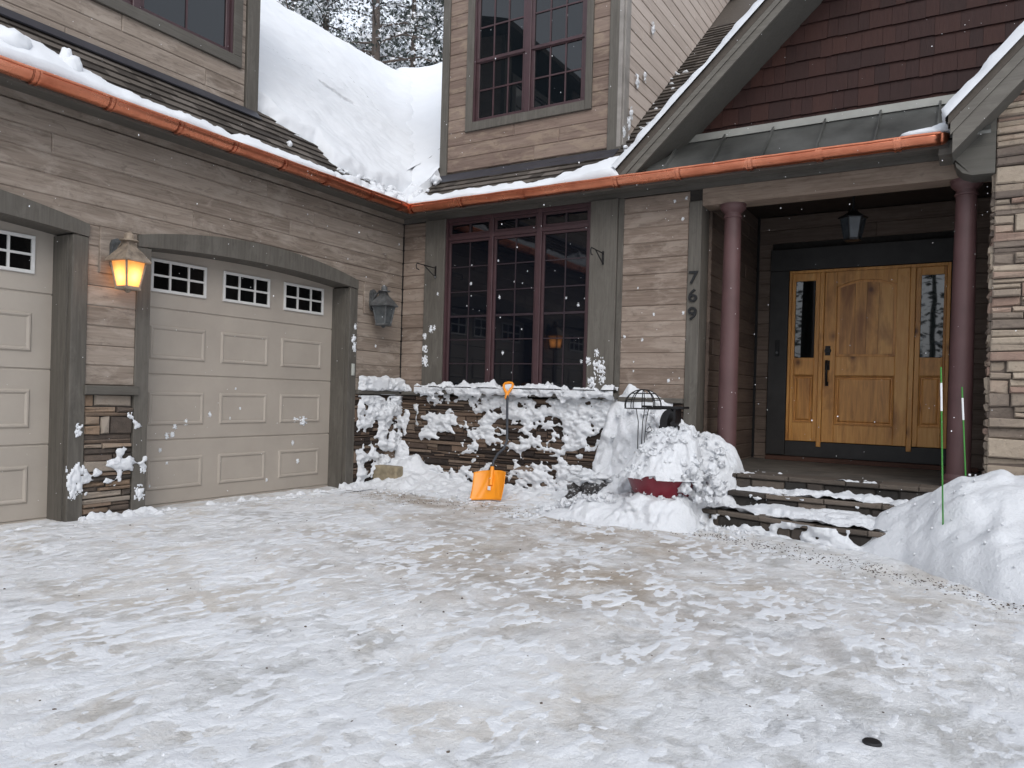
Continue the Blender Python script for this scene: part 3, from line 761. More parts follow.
gpos = lambda u, s, l: (0.45 - s / math.sqrt(1 + PG ** 2) + n_g.x * l, u, 3.95 + PG * s / math.sqrt(1 + PG ** 2) + n_g.z * l)
mpos = lambda u, s, l: (u, -0.45 + s / math.sqrt(1 + PMn ** 2) + n_m.y * l, 3.95 + PMn * s / math.sqrt(1 + PMn ** 2) + n_m.z * l)
mb = MB()
T = 0.06
def roof_sheet(pts, t=0.06):
    m = MB(); m.prism(pts, (0, 0, -t)); return m
# garage roof: near slope (cut by the valley), far slope
m = MB(); m.prism([(0.45, GY - 0.3, 3.95), (0.45, -0.45, 3.95), (RX, 4.72, zg(RX)), (RX, GY - 0.3, zg(RX))], (0, 0, -0.05))
m.prism([(RX, GY - 0.3, zg(RX)), (RX, RY, zg(RX)), (2 * RX - 0.45, RY, 3.95), (2 * RX - 0.45, GY - 0.3, 3.95)], (0, 0, -0.05))
shingle_rows(m, gpos, 0.0, 1.15, GY, -0.9, 5, cut=lambda u, s: not (u < -2.45 and s > 1.09))
m.build('garage_roof', M['roof'], house)
m = MB(); m.prism([(0.40, -0.45, 3.945), (4.0, -0.45, 3.945), (4.0, RY, zm(RY)), (RX, RY, zm(RY))], (0, 0, -0.05))
m.prism([(RX, RY, zm(RY)), (14, RY, zm(RY)), (14, 2 * RY, 3.9), (RX, 2 * RY, 3.9)], (0, 0, -0.05))
m.prism([(4.0, 0.25, zm(0.25)), (9, 0.25, zm(0.25)), (9, RY, zm(RY)), (4.0, RY, zm(RY))], (0, 0, -0.05))
shingle_rows(m, mpos, 0.0, 0.98, 0.43, 3.9, 6)
shingle_rows(m, mpos, 0.98, 5.6, 3.27, 4.9, 7)
m.build('main_roof', M['roof'], house)
# soffits
mb = MB(); mb.box((0.02, GY, 3.925), (0.42, 0.0, 3.943)); mb.build('eave_soffit', M['trim_y'], house)
mb = MB(); mb.box((0.42, -0.42, 3.925), (6.96, 0.0, 3.9435)); mb.build('eave_soffit', M['trim_x'], house)
mb = MB(); mb.box((0.40, GY, 3.86), (0.42, -0.40, 3.945)); mb.build('fascia_board', M['trim_y'], house)
mb = MB(); mb.box((0.42, -0.42, 3.86), (6.96, -0.40, 3.945)); mb.build('fascia_board', M['trim_x'], house)

# copper gutters
GR = 0.082
def gutter(p0, p1, out, seams, name, endcap):
    p0, p1 = Vector(p0), Vector(p1); ax = (p1 - p0).normalized(); out = Vector(out)
    def arc(p, r, a0=-100, a1=95, n=14):
        return [p + out * (r * math.sin(R(a0 + (a1 - a0) * k / n))) - Vector((0, 0, r * math.cos(R(a0 + (a1 - a0) * k / n)))) for k in range(n + 1)]
    mb = MB(); N = 60
    def ringpos(i, j, r=GR):
        p = p0 + (p1 - p0) * (i / N); p = p + Vector((0, 0, 0.0016 * math.sin(i * 0.9) + 0.001 * math.sin(i * 2.3)))
        return arc(p, r)[j]
    mb.sheet(N, 14, ringpos)
    lip = [ringpos(i, 14) + Vector((0, 0, 0.004)) for i in range(N + 1)]
    mb.tube(lip, 0.013, 8)
    if endcap:
        c = arc(p1, GR, -100, 100, 14); prev = c
        for st in range(1, 7):
            t = st / 6 * math.pi / 2; rr = max(0.002, GR * math.cos(t)); q = p1 + ax * (GR * 0.9 * math.sin(t))
            cur = arc(q, rr, -100, 100, 14)
            for k in range(14): mb.face([prev[k], prev[k + 1], cur[k + 1], cur[k]])
            prev = cur
    g = mb.build(name, M['copper'], house, smooth=60, merge=True)
    md = g.modifiers.new('thickness', 'SOLIDIFY'); md.thickness = 0.004
    for s in seams:
        k = MB(); p = p0 + ax * s
        for dx in (-0.022, 0.018):
            q = [arc(p + ax * dx, GR + 0.013)[j] for j in range(15)]; q2 = [arc(p + ax * (dx + 0.014), GR + 0.013)[j] for j in range(15)]
            for j in range(14): k.face([q[j], q[j + 1], q2[j + 1], q2[j]])
        q = [arc(p - ax * 0.03, GR + 0.007)[j] for j in range(15)]; q2 = [arc(p + ax * 0.04, GR + 0.007)[j] for j in range(15)]
        for j in range(14): k.face([q[j], q[j + 1], q2[j + 1], q2[j]])
        k.build('gutter_joint', M['copper'], g, smooth=60)
ZL = 3.957
gutter((0.47, -0.47, ZL), (6.90, -0.47, ZL), (0, -1, 0), [0.05, 0.9, 1.85, 3.11, 3.86, 4.65, 5.35, 6.06], 'copper_gutter', True)
gutter((0.47, GY, ZL), (0.47, -0.47, ZL), (1, 0, 0), [-5.4 - GY, -4.75 - GY, -4.06 - GY, -3.42 - GY, -2.74 - GY, -2.07 - GY, -1.3 - GY, -0.7 - GY], 'copper_gutter', False)

# ---------------- dormer over the window wall
DY = WY(0.28); dz = 4.555
mb = MB()
siding(mb, DY, 0.56, 3.12, dz + 0.03, 8.8, [(1.0, 2.79, 5.28, 7.1)], seed=33, blen=(0.9, 2.6))
mb.build('dormer_wall', M['siding_red'], house)
DX = WX(3.27)
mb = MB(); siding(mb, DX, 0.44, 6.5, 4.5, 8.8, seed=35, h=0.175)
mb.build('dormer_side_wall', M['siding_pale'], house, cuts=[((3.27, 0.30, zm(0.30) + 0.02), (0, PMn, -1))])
mb = MB(); mb.prism([(0.46, 0.31, zm(0.31)), (0.46, 5.1, zm(5.1)), (0.46, 5.1, 8.8), (0.46, 0.31, 8.8)], (-0.02, 0, 0)); mb.build('dormer_side_wall', M['siding_y'], house)
mb = MB(); mb.obox(DY, 0.44, 0.565, dz + 0.0, 8.8, -0.03, 0.045, 0.4, 0.005); mb.build('corner_board', M['trim'], house)
mb = MB(); mb.obox(DY, 3.115, 3.30, dz, 8.8, -0.03, 0.045, 0.6, 0.005)
mb.build('corner_board', M['trim'], house)
mb = MB(); mb.obox(DX, 0.284, 0.44, 4.63, 8.8, -0.02, 0.05, 0.8, 0.005); mb.obox(DX, 0.232, 0.281, 4.60, 8.8, -0.02, 0.032, 0.8, 0.004)
mb.build('corner_board', plain('side_lit_corner_board', (0.26, 0.24, 0.22), 0.7, var=0.2, scale=6), house)  # side-face light put into the colour: paler than the front corner boards
mb = MB(); mb.obox(DY, 0.45, 3.27, dz - 0.05, dz + 0.028, -0.02, 0.03, 0.4); mb.box((0.45, 0.06, zm(0.06) + 0.026), (3.29, 0.235, zm(0.06) + 0.034), M=None)
mb.v[-8:] = [(x, y, z + PMn * (y - 0.06)) for x, y, z in mb.v[-8:]]
mb.build('base_flashing', M['flash'], house)
mb = MB(); mb.prism([(0.2, -0.1, 8.8), (3.5, -0.1, 8.8), (1.86, -0.1, 10.5)], (0, 7, 0)); mb.build('dormer_roof', M['roof'], house)
# dormer window
mb = MB()
mb.obox(DY, 0.885, 1.005, 5.15, 7.24, -0.02, 0.055, 0.5, 0.005); mb.obox(DY, 2.785, 2.88, 5.15, 7.24, -0.02, 0.055, 0.3, 0.005)
mb.obox(DY, 1.006, 2.784, 5.15, 5.275, -0.02, 0.058, 0.5, 0.005); mb.obox(DY, 1.006, 2.784, 7.10, 7.24, -0.02, 0.055, 0.5, 0.005)
mb.build('window_trim', M['trim'], house)
def double_hung(fn, x0, x1, z0, z1, zr, cols, name='double_hung_window'):
    """pairs of sashes side by side; zr = meeting rail"""
    mb = MB(); half = []
    mid = (x0 + x1) / 2; w = 0.05
    mb.obox(fn, x0, x0 + 0.03, z0, z1, -0.03, 0.04); mb.obox(fn, x1 - 0.03, x1, z0, z1, -0.03, 0.04)
    mb.obox(fn, mid - 0.045, mid + 0.045, z0, z1, -0.03, 0.042, 0.5, 0.006)
    for a, b in ((x0 + 0.03, mid - 0.045), (mid + 0.045, x1 - 0.03)):
        frame(mb, fn, a, b, z0, zr + 0.02, w, -0.03, 0.014); frame(mb, fn, a, b, zr - 0.018, z1, w * 0.9, -0.03, 0.03)
    f = mb.build(name, M['maroon'], house)
    for a, b in ((x0 + 0.03, mid - 0.045), (mid + 0.045, x1 - 0.03)):
        for p, q, d in ((z0 + 0.05, zr - 0.02, -0.008), (zr + 0.025, z1 - 0.04, 0.004)):
            gg = MB(); gg.obox(fn, a + 0.04, b - 0.04, p - 0.01, q + 0.01, d - 0.01, d); gg.build('window_pane', M['glass2'], f)
            k = MB()
            for c in range(1, cols):
                u = a + 0.05 + (b - a - 0.10) * c / cols; k.obox(fn, u - 0.010, u + 0.010, p, q, d + 0.001, d + 0.012)
            m = (p + q) / 2; k.obox(fn, a + 0.05, b - 0.05, m - 0.010, m + 0.010, d + 0.0015, d + 0.013)
            k.build('muntin_grille', M['maroon'], f)
double_hung(DY, 1.006, 2.784, 5.277, 7.098, 6.14, 3)

# ---------------- dormer over the garage
GX = WX(-0.31); gz = 4.70
mb = MB(); siding(mb, GX, GY, -2.66, gz + 0.02, 8.0, [(-5.3, -2.75, 5.22, 8.1)], seed=41, blen=(2.0, 4.0))
mb.build('dormer_wall', M['siding_y'], house)
mb = MB(); mb.obox(GX, -2.655, -2.48, gz - 0.06, 8.0, -0.03, 0.05, 0.35, 0.005); mb.build('corner_board', M['trim'], house)
mb = MB(); mb.prism([(-0.31, -2.50, zg(-0.31)), (-4.0, -2.50, zg(-4.0)), (-4.0, -2.50, 8.4), (-0.31, -2.50, 8.0)], (0, -0.02, 0)); mb.build('dormer_side_wall', M['siding_x'], house)
mb = MB(); mb.obox(GX, GY, -2.66, gz - 0.05, gz + 0.018, -0.02, 0.03, 0.4)
P = [gpos(u, s, l) for u in (GY, -2.5) for s, l in ((0.90, 0.03), (1.06, 0.03), (1.06, 0.045), (0.90, 0.045))]
i = len(mb.v); mb.v += P
for f in [(0, 1, 2, 3), (7, 6, 5, 4), (3, 2, 6, 7), (0, 3, 7, 4)]: mb.f.append(tuple(i + q for q in f)); mb.t.append(0.4)
mb.build('base_flashing', M['flash'], house)
mb = MB(); mb.prism([(0.0, GY, 8.0), (0.0, -2.2, 8.0), (-4.2, -2.2, 9.3), (-4.2, GY, 9.3)], (0, 0, 0.1)); mb.build('dormer_roof', M['roof'], house)
mb = MB(); mb.obox(GX, -5.35, -2.735, 5.16, 5.285, -0.02, 0.06, 0.5, 0.005); mb.obox(GX, -2.855, -2.735, 5.287, 7.4, -0.02, 0.057, 0.3, 0.005); mb.obox(GX, -5.35, -5.23, 5.287, 7.4, -0.02, 0.057, 0.3, 0.005)
mb.obox(GX, -5.228, -2.857, 7.28, 7.4, -0.02, 0.057, 0.3, 0.005)
mb.build('window_trim', M['trim_y'], house)
double_hung(GX, -5.228, -2.857, 5.288, 7.278, 6.5, 2)

# ---------------- big shingled gable over the porch
rk = lambda x, o: 0.945 * x + o
mb = MB(); YF = 0.17; r = random.Random(5)
z = 4.40
while z < 8.0:
    u = 3.6 - r.uniform(0, 0.2)
    hh = 0.20
    while u < 9.6:
        w = r.choice([r.uniform(0.09, 0.16), r.uniform(0.14, 0.26)]); dz_ = r.uniform(-0.006, 0.004)
        F_ = WY(YF)
        P = [F_(u + 0.001, z + dz_, 0.028), F_(u + w - 0.001, z + dz_, 0.028), F_(u + w - 0.001, z + hh + 0.02, 0.006), F_(u + 0.002, z + hh + 0.02, 0.006),
             F_(u + 0.002, z + dz_, 0.0), F_(u + w - 0.002, z + dz_, 0.0), F_(u + w - 0.002, z + hh + 0.02, -0.01), F_(u + 0.002, z + hh + 0.02, -0.01)]
        i = len(mb.v); mb.v += P; t = r.random()
        for f in [(0, 1, 2, 3), (4, 5, 1, 0), (4, 0, 3, 7), (1, 5, 6, 2)]: mb.f.append(tuple(i + q for q in f)); mb.t.append(t)
        u += w
    z += hh
mb.face([(3.6, YF + 0.004, 4.40), (9.6, YF + 0.004, 4.40), (9.6, YF + 0.004, 8.2), (3.6, YF + 0.004, 8.2)], 0.1)
mb.build('gable_wall', M['shingle'], house, cuts=[((0, YF, rk(0, 0.47)), (-0.945, 0, 1.0))])
def slab_strip(mb, x0, x1, olo, ohi, y0, y1, k=0.945, tone=0.5, x0b=None):
    P = []
    for y in (y0, y1):
        P += [(x0, y, k * x0 + olo), (x1, y, k * x1 + olo), (x1, y, k * x1 + ohi), (x0, y, k * x0 + ohi)]
    i = len(mb.v); mb.v += P
    for f in [(0, 1, 2, 3), (7, 6, 5, 4), (0, 4, 5, 1), (1, 5, 6, 2), (2, 6, 7, 3), (3, 7, 4, 0)]: mb.f.append(tuple(i + q for q in f)); mb.t.append(tone)
XA = 8.6
mb = MB(); slab_strip(mb, 3.52, XA, 0.60, 0.70, -0.47, 6.0)
# shingle rows on the gable roof near the rake
nl = Vector((-0.945, 0, 1)).normalized()
cs = 1 / math.sqrt(1 + 0.945 ** 2)
lpos = lambda u, s, l: (3.5 + s * cs + nl.x * l, u, rk(3.5 + s * cs, 0.70) + nl.z * l)
shingle_rows(mb, lpos, 0.0, 5.4, -0.48, 2.2, 17)
mb.prism([(XA, -0.47, rk(XA, 0.70)), (XA, 6, rk(XA, 0.70)), (13.6, 6, 4.0), (13.6, -0.47, 4.0)], (0, 0, -0.1))
mb.build('gable_roof', M['roof'], house)
mb = MB(); slab_strip(mb, 3.60, XA, 0.525, 0.598, -0.468, -0.44); slab_strip(mb, 3.66, XA, 0.42, 0.523, -0.452, -0.42)
mb.build('rake_board', M['rake'], house)
mb = MB(); slab_strip(mb, 3.70, XA, 0.43, 0.46, -0.418, YF - 0.002)
mb.build('rake_soffit', M['soffit'], house)
# metal pent roof between the gables
mb = MB(); py0, pz0, py1, pz1 = -0.43, 3.972, 0.135, 4.485
mb.prism([(3.75, py0, pz0), (7.3, py0, pz0), (7.3, py1, pz1), (3.75, py1, pz1)], (0, 0, -0.03))
x = 4.13
while x < 7.3:
    d = Vector((0, -(pz1 - pz0), py1 - py0)).normalized() * 0.045
    mb.prism([(x, py0, pz0), (x + 0.02, py0, pz0), (x + 0.02, py1, pz1), (x, py1, pz1)], tuple(d)); x += 0.545
mb.build('pent_roof', M['pentmetal'], house)
mb = MB(); mb.box((3.75, 0.075, 4.452), (7.3, 0.139, 4.535)); mb.build('roof_flashing', M['pentflash'], house)

# ---------------- stone wing on the right with its own rake
mb = MB(); YS = WY(-0.25)
ledgestones(mb, YS, 7.345, 9.5, 0.0, 7.5, seed=61, hmin=0.045, hmax=0.125, mean=0.36, big=0.15, depth=0.085)
mb.obox(YS, 7.36, 9.5, 0.0, 7.5, -0.3, 0.012, 0.05)
PSd = lambda u, z, d: (7.345 - d, u, z)
rk2 = lambda x, o: 1.08 * x + o
o2 = 4.04 - 1.08 * 7.0
mb.build('stone_wall', M['pier'], house, cuts=[((0, -0.25, o2 - 0.30), (-1.08, 0, 1.0))])
mb = MB(); ledgestones(mb, PSd, -0.25, 0.1, 0.0, 3.6, seed=62, hmin=0.05, hmax=0.125, mean=0.3, depth=0.03); mb.build('stone_wall', M['pier'], house)
mb = MB(); slab_strip(mb, 6.96, 10.5, o2, o2 + 0.09, -0.66, 5.0, 1.08); mb.build('wing_roof', M['roof'], house)
mb = MB(); slab_strip(mb, 6.98, 10.5, o2 - 0.115, o2 - 0.003, -0.655, -0.625, 1.08); slab_strip(mb, 7.0, 10.5, o2 - 0.30, o2 - 0.117, -0.64, -0.61, 1.08)
mb.build('rake_board', M['rake'], house)
mb = MB(); slab_strip(mb, 7.0, 10.5, o2 - 0.30, o2 - 0.27, -0.609, -0.23, 1.08); 
# boxed return under the end of the rake, rounded at its outer corner
pts = [(7.345, -0.31, 3.60), (7.16, -0.31, 3.60), (7.08, -0.31, 3.63), (7.03, -0.31, 3.69), (7.01, -0.31, 3.77), (7.01, -0.31, rk2(7.01, o2 - 0.30)), (7.345, -0.31, rk2(7.345, o2 - 0.30))]
mb.prism(pts, (0, 0.30, 0)); mb.build('rake_soffit', M['soffit'], house)
# small fascia return at the gutter end
mb = MB(); mb.box((6.88, -0.40, 3.80), (7.0, -0.02, 3.935)); mb.build('eave_return', M['rake'], house)

# ------------------------------------------------------------------ snow on the roofs and walls
def snow_on(mb, pos, u0, u1, v0, v1, step, hf, drop=0.006):
    """snow lying on a surface: pos(u, v, h); hf(u, v) -> thickness (<= 0 : bare); the rim follows the zero line of hf"""
    nu = max(1, int((u1 - u0) / step)); nv = max(1, int((v1 - v0) / step)); hs = {}
    du, dv = (u1 - u0) / nu, (v1 - v0) / nv
    for i in range(nu + 1):
        for j in range(nv + 1):
            hs[i, j] = hf(u0 + du * i, v0 + dv * j)
    def place(i, j):
        h = hs[i, j]
        if h > 0: return pos(u0 + du * i, v0 + dv * j, h)
        sx = sy = n = 0
        for a in (-1, 0, 1):
            for b in (-1, 0, 1):
                q = hs.get((i + a, j + b), -1)
                if q > 0:
                    t = h / (h - q) if h > -1e3 else 0
                    t = max(0.0, min(0.85, t)); sx += a * t; sy += b * t; n += 1
        if n: return pos(u0 + du * (i + sx / n), v0 + dv * (j + sy / n), -drop)
        return pos(u0 + du * i, v0 + dv * j, -drop)
    mb.sheet(nu, nv, place, keep=lambda i, j: hs[i, j] > 0)

# garage roof (u = y, s = slope distance from the eave)
CSG = 1 / math.sqrt(1 + PG ** 2); CSM = 1 / math.sqrt(1 + PMn ** 2)
def hgar(u, s):
    x = 0.45 - s * CSG
    n1 = fr(u * 2.2, s * 2.2, 0.3); n2 = fr(u * 7, s * 7, 4.2, 3)
    # main blanket
    edge = 0.36 + 0.9 * sst(-1.35, -2.5, u) + 0.06 * n1
    if u < -1.62: edge = max(edge, 0.86 + 0.25 * sst(-1.62, -2.4, u))
    b = (s - edge - 0.05 * n2) * 0.9
    blanket = min(0.15 + 0.03 * n1, b) if b > 0 else -0.02
    if blanket > 0.10: blanket += 0.012 * n2 + 0.02 * fr(u * 1.1, s * 0.9, 9)
    # slit where the snow has cracked
    q = abs((s - 2.86) + 0.25 * (u - 0.15)) + 0.02 * n2
    if -0.22 < u < 0.42 and q < 0.075: blanket = -0.02
    # strip left along the gutter
    wid = 0.22 + 0.05 * n1 + 0.05 * n2 + 0.34 * sst(-4.4, -5.3, u)
    strip = min(0.085 + 0.03 * n1 + 0.05 * sst(-4.6, -5.4, u), (wid - s) * 1.1, (s + 0.02) * 2.2 + 0.012)
    if u > -1.9: strip = min(strip, 0.06 + 0.10 * n2)
    return max(blanket, strip)
mb = MB()
def hgv(u, s):
    over = PMn * (u + 0.45) - s * CSG            # beyond the valley line: belongs to the other slope
    if over > 0.22: return -0.02
    return hgar(u, s) + 0.13 * math.exp(-(over / 0.32) ** 2) * sst(0.5, 1.2, s)
snow_on(mb, gpos, -9.5, -2.46, -0.02, 1.10, 0.03, hgar)
snow_on(mb, gpos, -2.46, 1.2, -0.02, 3.4, 0.034, hgv)
snow_on(mb, gpos, -2.46, 1.2, 3.4, 6.30, 0.055, hgv)
snow_on(mb, gpos, 1.2, 5.2, 1.0, 6.30, 0.075, hgv)
# upright slab of snow caught on the strip, and chunks in the corner
for (u, s, r_, sq) in [(-5.02, 0.20, 0.10, (0.8, 1.0, 1.5)), (-5.06, 0.22, 0.085, (0.7, 0.8, 2.3)), (-5.5, 0.25, 0.13, (1, 1.2, 1.0)), (-2.28, 0.55, 0.035, (1, 1, 1.2))]:
    mb.ico(gpos(u, s, r_ * 0.6), r_, 3, 0.25, 2.0, sq, seed=u)
for k in range(128):
    u = rnd.uniform(-1.6, -0.4); s = rnd.uniform(0.0, 0.45) ** 1.0
    r_ = rnd.uniform(0.012, 0.045) * (1.3 if u > -1.0 else 0.8)
    mb.ico(gpos(u, s, r_ * 0.5), r_, 2, 0.5, 2.2, (rnd.uniform(.7, 1.4), rnd.uniform(.7, 1.4), rnd.uniform(.6, 1.0)), seed=k * 3.1)
mb.build('roof_snow', M['snow'], None, smooth=180, merge=True)
bpy.data.objects['roof_snow']['kind'] = 'stuff'
tag(bpy.data.objects['roof_snow'], 'snow blanket over the garage roof with a bare strip below its dormer', 'roof snow')

def hmain(u, s):
    y = -0.45 + s * CSM
    n1 = fr(u * 2.0, s * 2.0, 7.3); n2 = fr(u * 8, s * 8, 1.2, 3)
    if u < 0.47:                                   # left of the dormer, up the valley
        return 0.13 + 0.03 * n1 + 0.012 * n2
    wid = 0.27 + 0.05 * n1 + 0.05 * n2 + 0.30 * sst(2.5, 3.5, u) + 0.15 * sst(0.8, 0.5, u)
    return min(0.085 + 0.03 * n1 + 0.05 * sst(2.6, 3.3, u), (wid - s) * 0.9, (s + 0.02) * 2.2 + 0.015, (3.66 - 0.10 * s - u) * 1.2)
mb = MB()
snow_on(mb, mpos, 0.0, 0.45, -0.02, 6.8, 0.045, lambda u, s: hmain(u, s) + 0.13 * math.exp(-((PMn * s * CSM - 0.45 + u) / 0.32) ** 2) * sst(0.5, 1.2, s) if PMn * s * CSM - 0.45 + u > -0.2 else -0.02)
snow_on(mb, mpos, -4.6, 0.0, 0.3, 7.4, 0.09, lambda u, s: 0.13 + 0.03 * fr(u * 2, s * 2, 7.3) + 0.13 * math.exp(-((PMn * s * CSM - 0.45 + u) / 0.32) ** 2) if PMn * s * CSM - 0.45 + u > -0.2 else -0.02)
snow_on(mb, mpos, 0.45, 3.95, -0.02, 0.95, 0.03, hmain)
for k in range(26):
    u = rnd.uniform(0.2, 0.62); s = rnd.uniform(0.1, 1.0)
    if u > 0.45 and s > 0.7: continue
    r_ = rnd.uniform(0.02, 0.06); mb.ico(mpos(u, s, 0.08), r_, 2, 0.5, 2.2, seed=k * 2.3)
mb.build('roof_snow', M['snow'], None, smooth=180, merge=True)
tag(bpy.data.objects['roof_snow.001'], 'snow ribbon along the gutter below the upstairs window with white valley beside it', 'roof snow', kind='stuff')

# snow ribbon on the big rake and ragged clumps up the roof beside the dormer
mb = MB(); 
def hr(u, s):
    n2 = fr(u * 5, s * 3, 5.5, 3)
    return min(0.058 + 0.04 * n2, (u + 0.515) * 5, (0.13 + 0.06 * n2 - (u + 0.47)) * 0.9)
mb_l = lambda u, s, l: lpos(u, s, l)
snow_on(mb, lambda a, b, h: lpos(a, b, h), -0.54, -0.25, 0.1, 6.9, 0.02, hr)
r = random.Random(77)
for k in range(240):
    s = r.uniform(0.0, 4.2); u = -0.36 + abs(r.gauss(0, 0.16)) + 0.06 * s
    if fr(s * 2.1, u * 3, 1.7, 3) < -0.02: continue
    r_ = r.uniform(0.015, 0.05)
    mb.ico(lpos(u, s, r_ * 0.3), r_, 1, 0.5, 2.0, (r.uniform(.8, 1.8), r.uniform(.8, 1.8), r.uniform(.5, .9)), seed=k)
for k in range(200):
    u = r.uniform(3.29, 4.6); s = r.uniform(0.75, 3.6)
    if u > 3.36 + 0.25 * s or fr(u * 2.4, s * 2.4, 4.7, 3) < -0.05: continue
    r_ = r.uniform(0.02, 0.06)
    mb.ico(mpos(u, s, r_ * 0.3), r_, 1, 0.5, 2.0, (r.uniform(.8, 1.8), r.uniform(.8, 1.8), r.uniform(.5, .9)), seed=k * 1.3)
mb.build('roof_snow', M['snow'], None, smooth=180, merge=True)
tag(bpy.data.objects['roof_snow.002'], 'thin snow line along the sloping edge of the dark red gable', 'roof snow', kind='stuff')
# snow on the right-hand rake, drooping over the gutter end
mb = MB()
cs2 = 1 / math.sqrt(1 + 1.08 ** 2); n2v = Vector((-1.08, 0, 1)).normalized()
wpos = lambda u, s, l: (6.96 + s * cs2 + n2v.x * l, u, rk2(6.96 + s * cs2, o2 + 0.09) + n2v.z * l)
def hw(u, s):
    n2 = fr(u * 4, s * 3, 2.5, 3)
    return min(0.062 + 0.035 * n2 + 0.03 * sst(0.35, 0.6, s), (u + 0.70) * 4, (s + 0.04) * 2)
snow_on(mb, wpos, -0.74, 1.5, -0.06, 4.0, 0.03, hw)
mb.ico((6.77, -0.47, 4.0), 0.085, 3, 0.15, 1.6, (2.6, 1.15, 0.55), seed=3); mb.ico((6.9, -0.45, 4.02), 0.085, 3, 0.12, 1.6, (1.2, 1.1, 0.75), seed=5)
mb.ico((6.55, -0.45, 3.985), 0.05, 3, 0.2, 1.6, (3.4, 0.9, 0.5), seed=8)
mb.build('roof_snow', M['snow'], None, smooth=180, merge=True)
tag(bpy.data.objects['roof_snow.003'], 'snow along the roof edge above the stone wall, drooping over the gutter end', 'roof snow', kind='stuff')

# snow plastered on the stone below the windows
def plaster(fn, u0, u1, z0, z1, hf, step, name, label):
    mb = MB(); snow_on(mb, fn, u0, u1, z0, z1, step, hf, 0.004)
    o = mb.build(name, M['snowpile'], None, smooth=180, merge=True)
    return tag(o, label, 'wall snow', kind='stuff')
def hwin(u, z):
    n = fr(u * 1.9, z * 3.0, 3.1, 5); n2 = fr(u * 6.5, z * 9.5, 8.8, 4)
    cov = 0.20 + 0.20 * sst(0.7, 1.3, z) + 0.30 * sst(0.45, 0.1, z) + 0.22 * sst(3.1, 3.6, u) + 0.10 * sst(1.6, 2.2, u) * sst(2.9, 2.4, u)
    cov -= 0.25 * math.exp(-((u - 0.9) / 0.35) ** 2 - ((z - 0.55) / 0.22) ** 2)
    n3 = fr(u * 14, z * 26, 2.8, 3)
    h = (n * 0.70 + n2 * 0.50 + n3 * 0.28 + cov - 0.30) * 0.10
    top = (1.49 + 0.05 * fr(u * 3.2, 2.2, 0, 3) + 0.05 * fr(u * 11, 0.2, 0, 2) - z) * 1.2
    return min(h, 0.06, top)
def fn_win(u, z, h):
    return (u, -0.045 - h - 0.12 * sst(1.30, 1.42, z) * (1 if h > 0 else 0.0), z)
plaster(lambda u, z, h: (u, -0.045 - h, z), 0.46, 4.2, 0.05, 1.39, hwin, 0.013, 'wall_snow', 'snow plastered over the stone below the large window')
mb = MB()
def hsill(u, v):
    n = fr(u * 3.3, v * 4, 1.1, 4); n2 = fr(u * 12, v * 9, 2.7, 3)
    return min(0.03 + 0.085 * n + 0.05 * n2 + 0.03, (v + 0.05) * 2.0, (0.22 + 0.05 * n2 - v) * 1.3)
snow_on(mb, lambda u, v, h: (u, -0.185 + v, 1.449 + h), 0.44, 3.5, -0.03, 0.19, 0.012, hsill)
def hsill2(u, z):
    n = fr(u * 3.7, z * 6, 6.1, 4); n2 = fr(u * 11, z * 13, 2.2, 3)
    return min(0.05, (n * 0.7 + n2 * 0.5 + 0.30 + 0.3 * sst(1.42, 1.45, z) - 0.75 * sst(1.42, 1.33, z)) * 0.10)
snow_on(mb, lambda u, z, h: (u, -0.165 - h, z), 0.44, 3.5, 1.31, 1.475, 0.012, hsill2)
o = mb.build('sill_snow', M['snowpile'], None, smooth=180, merge=True); tag(o, 'snow heaped along the sill of the large window', 'sill snow', kind='stuff')
def hgw(u, z):
    n = fr(u * 2.6, z * 3.2, 13.1, 5); n2 = fr(u * 8, z * 9, 18.8, 4)
    cov = 0.36 + 0.5 * sst(1.40, 1.43, z) + 0.25 * sst(0.4, 0.1, z) + 0.15 * sst(-0.6, -0.25, u)
    h = (n * 0.75 + n2 * 0.45 + cov - 0.30) * 0.12
    h += 0.03 * fr(u * 14, z * 22, 3.1, 3)
    if 1.33 < z < 1.395: h = -0.01
    return min(h, 0.085, (1.60 + 0.03 * n2 - z) * 2.0, (u + 0.93 + 0.05 * n2) * 1.5, (-0.02 - u) * 3 + 0.03)
plaster(lambda u, z, h: (0.055 + h, u, z), -0.97, -0.02, 0.05, 1.64, hgw, 0.013, 'wall_snow', 'snow plastered on the stone between the right garage door and the inner corner')
def hcr(u, z):
    n = fr(u * 3, z * 3.2, 23.1, 5); n2 = fr(u * 8, z * 9, 28.8, 4)
    cov = 0.42 - 0.45 * sst(0.16, 0.30, u) + 0.3 * sst(0.30, 0.1, z)
    h = (n * 0.7 + n2 * 0.45 + cov - 0.30) * 0.12
    return min(h, 0.07, (1.62 - 0.6 * u + 0.04 * n2 - z) * 2.0)
plaster(lambda u, z, h: (u, -0.06 - h, z), 0.03, 0.42, 0.05, 1.64, hcr, 0.013, 'wall_snow', 'narrow snow patch in the inner corner left of the large window')
def hpier(u, z):
    n = fr(u * 5, z * 6, 33.1, 4); n2 = fr(u * 12, z * 14, 38.8, 3)
    line = abs(z - (0.52 + 0.32 * (u + 4.55))) ; cov = 0.12 - line * 2.2 + 0.35 * sst(0.22, 0.10, z)
    cov = max(cov - 0.03, 0.14 - 7 * math.hypot(u + 4.18, (z - 1.08) * 0.5))
    return min((n * 0.5 + n2 * 0.55 + cov - 0.05) * 0.07, 0.02)
plaster(lambda u, z, h: (0.055 + h, u, z), -4.66, -4.02, 0.04, 1.25, hpier, 0.011, 'wall_snow', 'specks of snow on the stone pillar between the two garage doors')
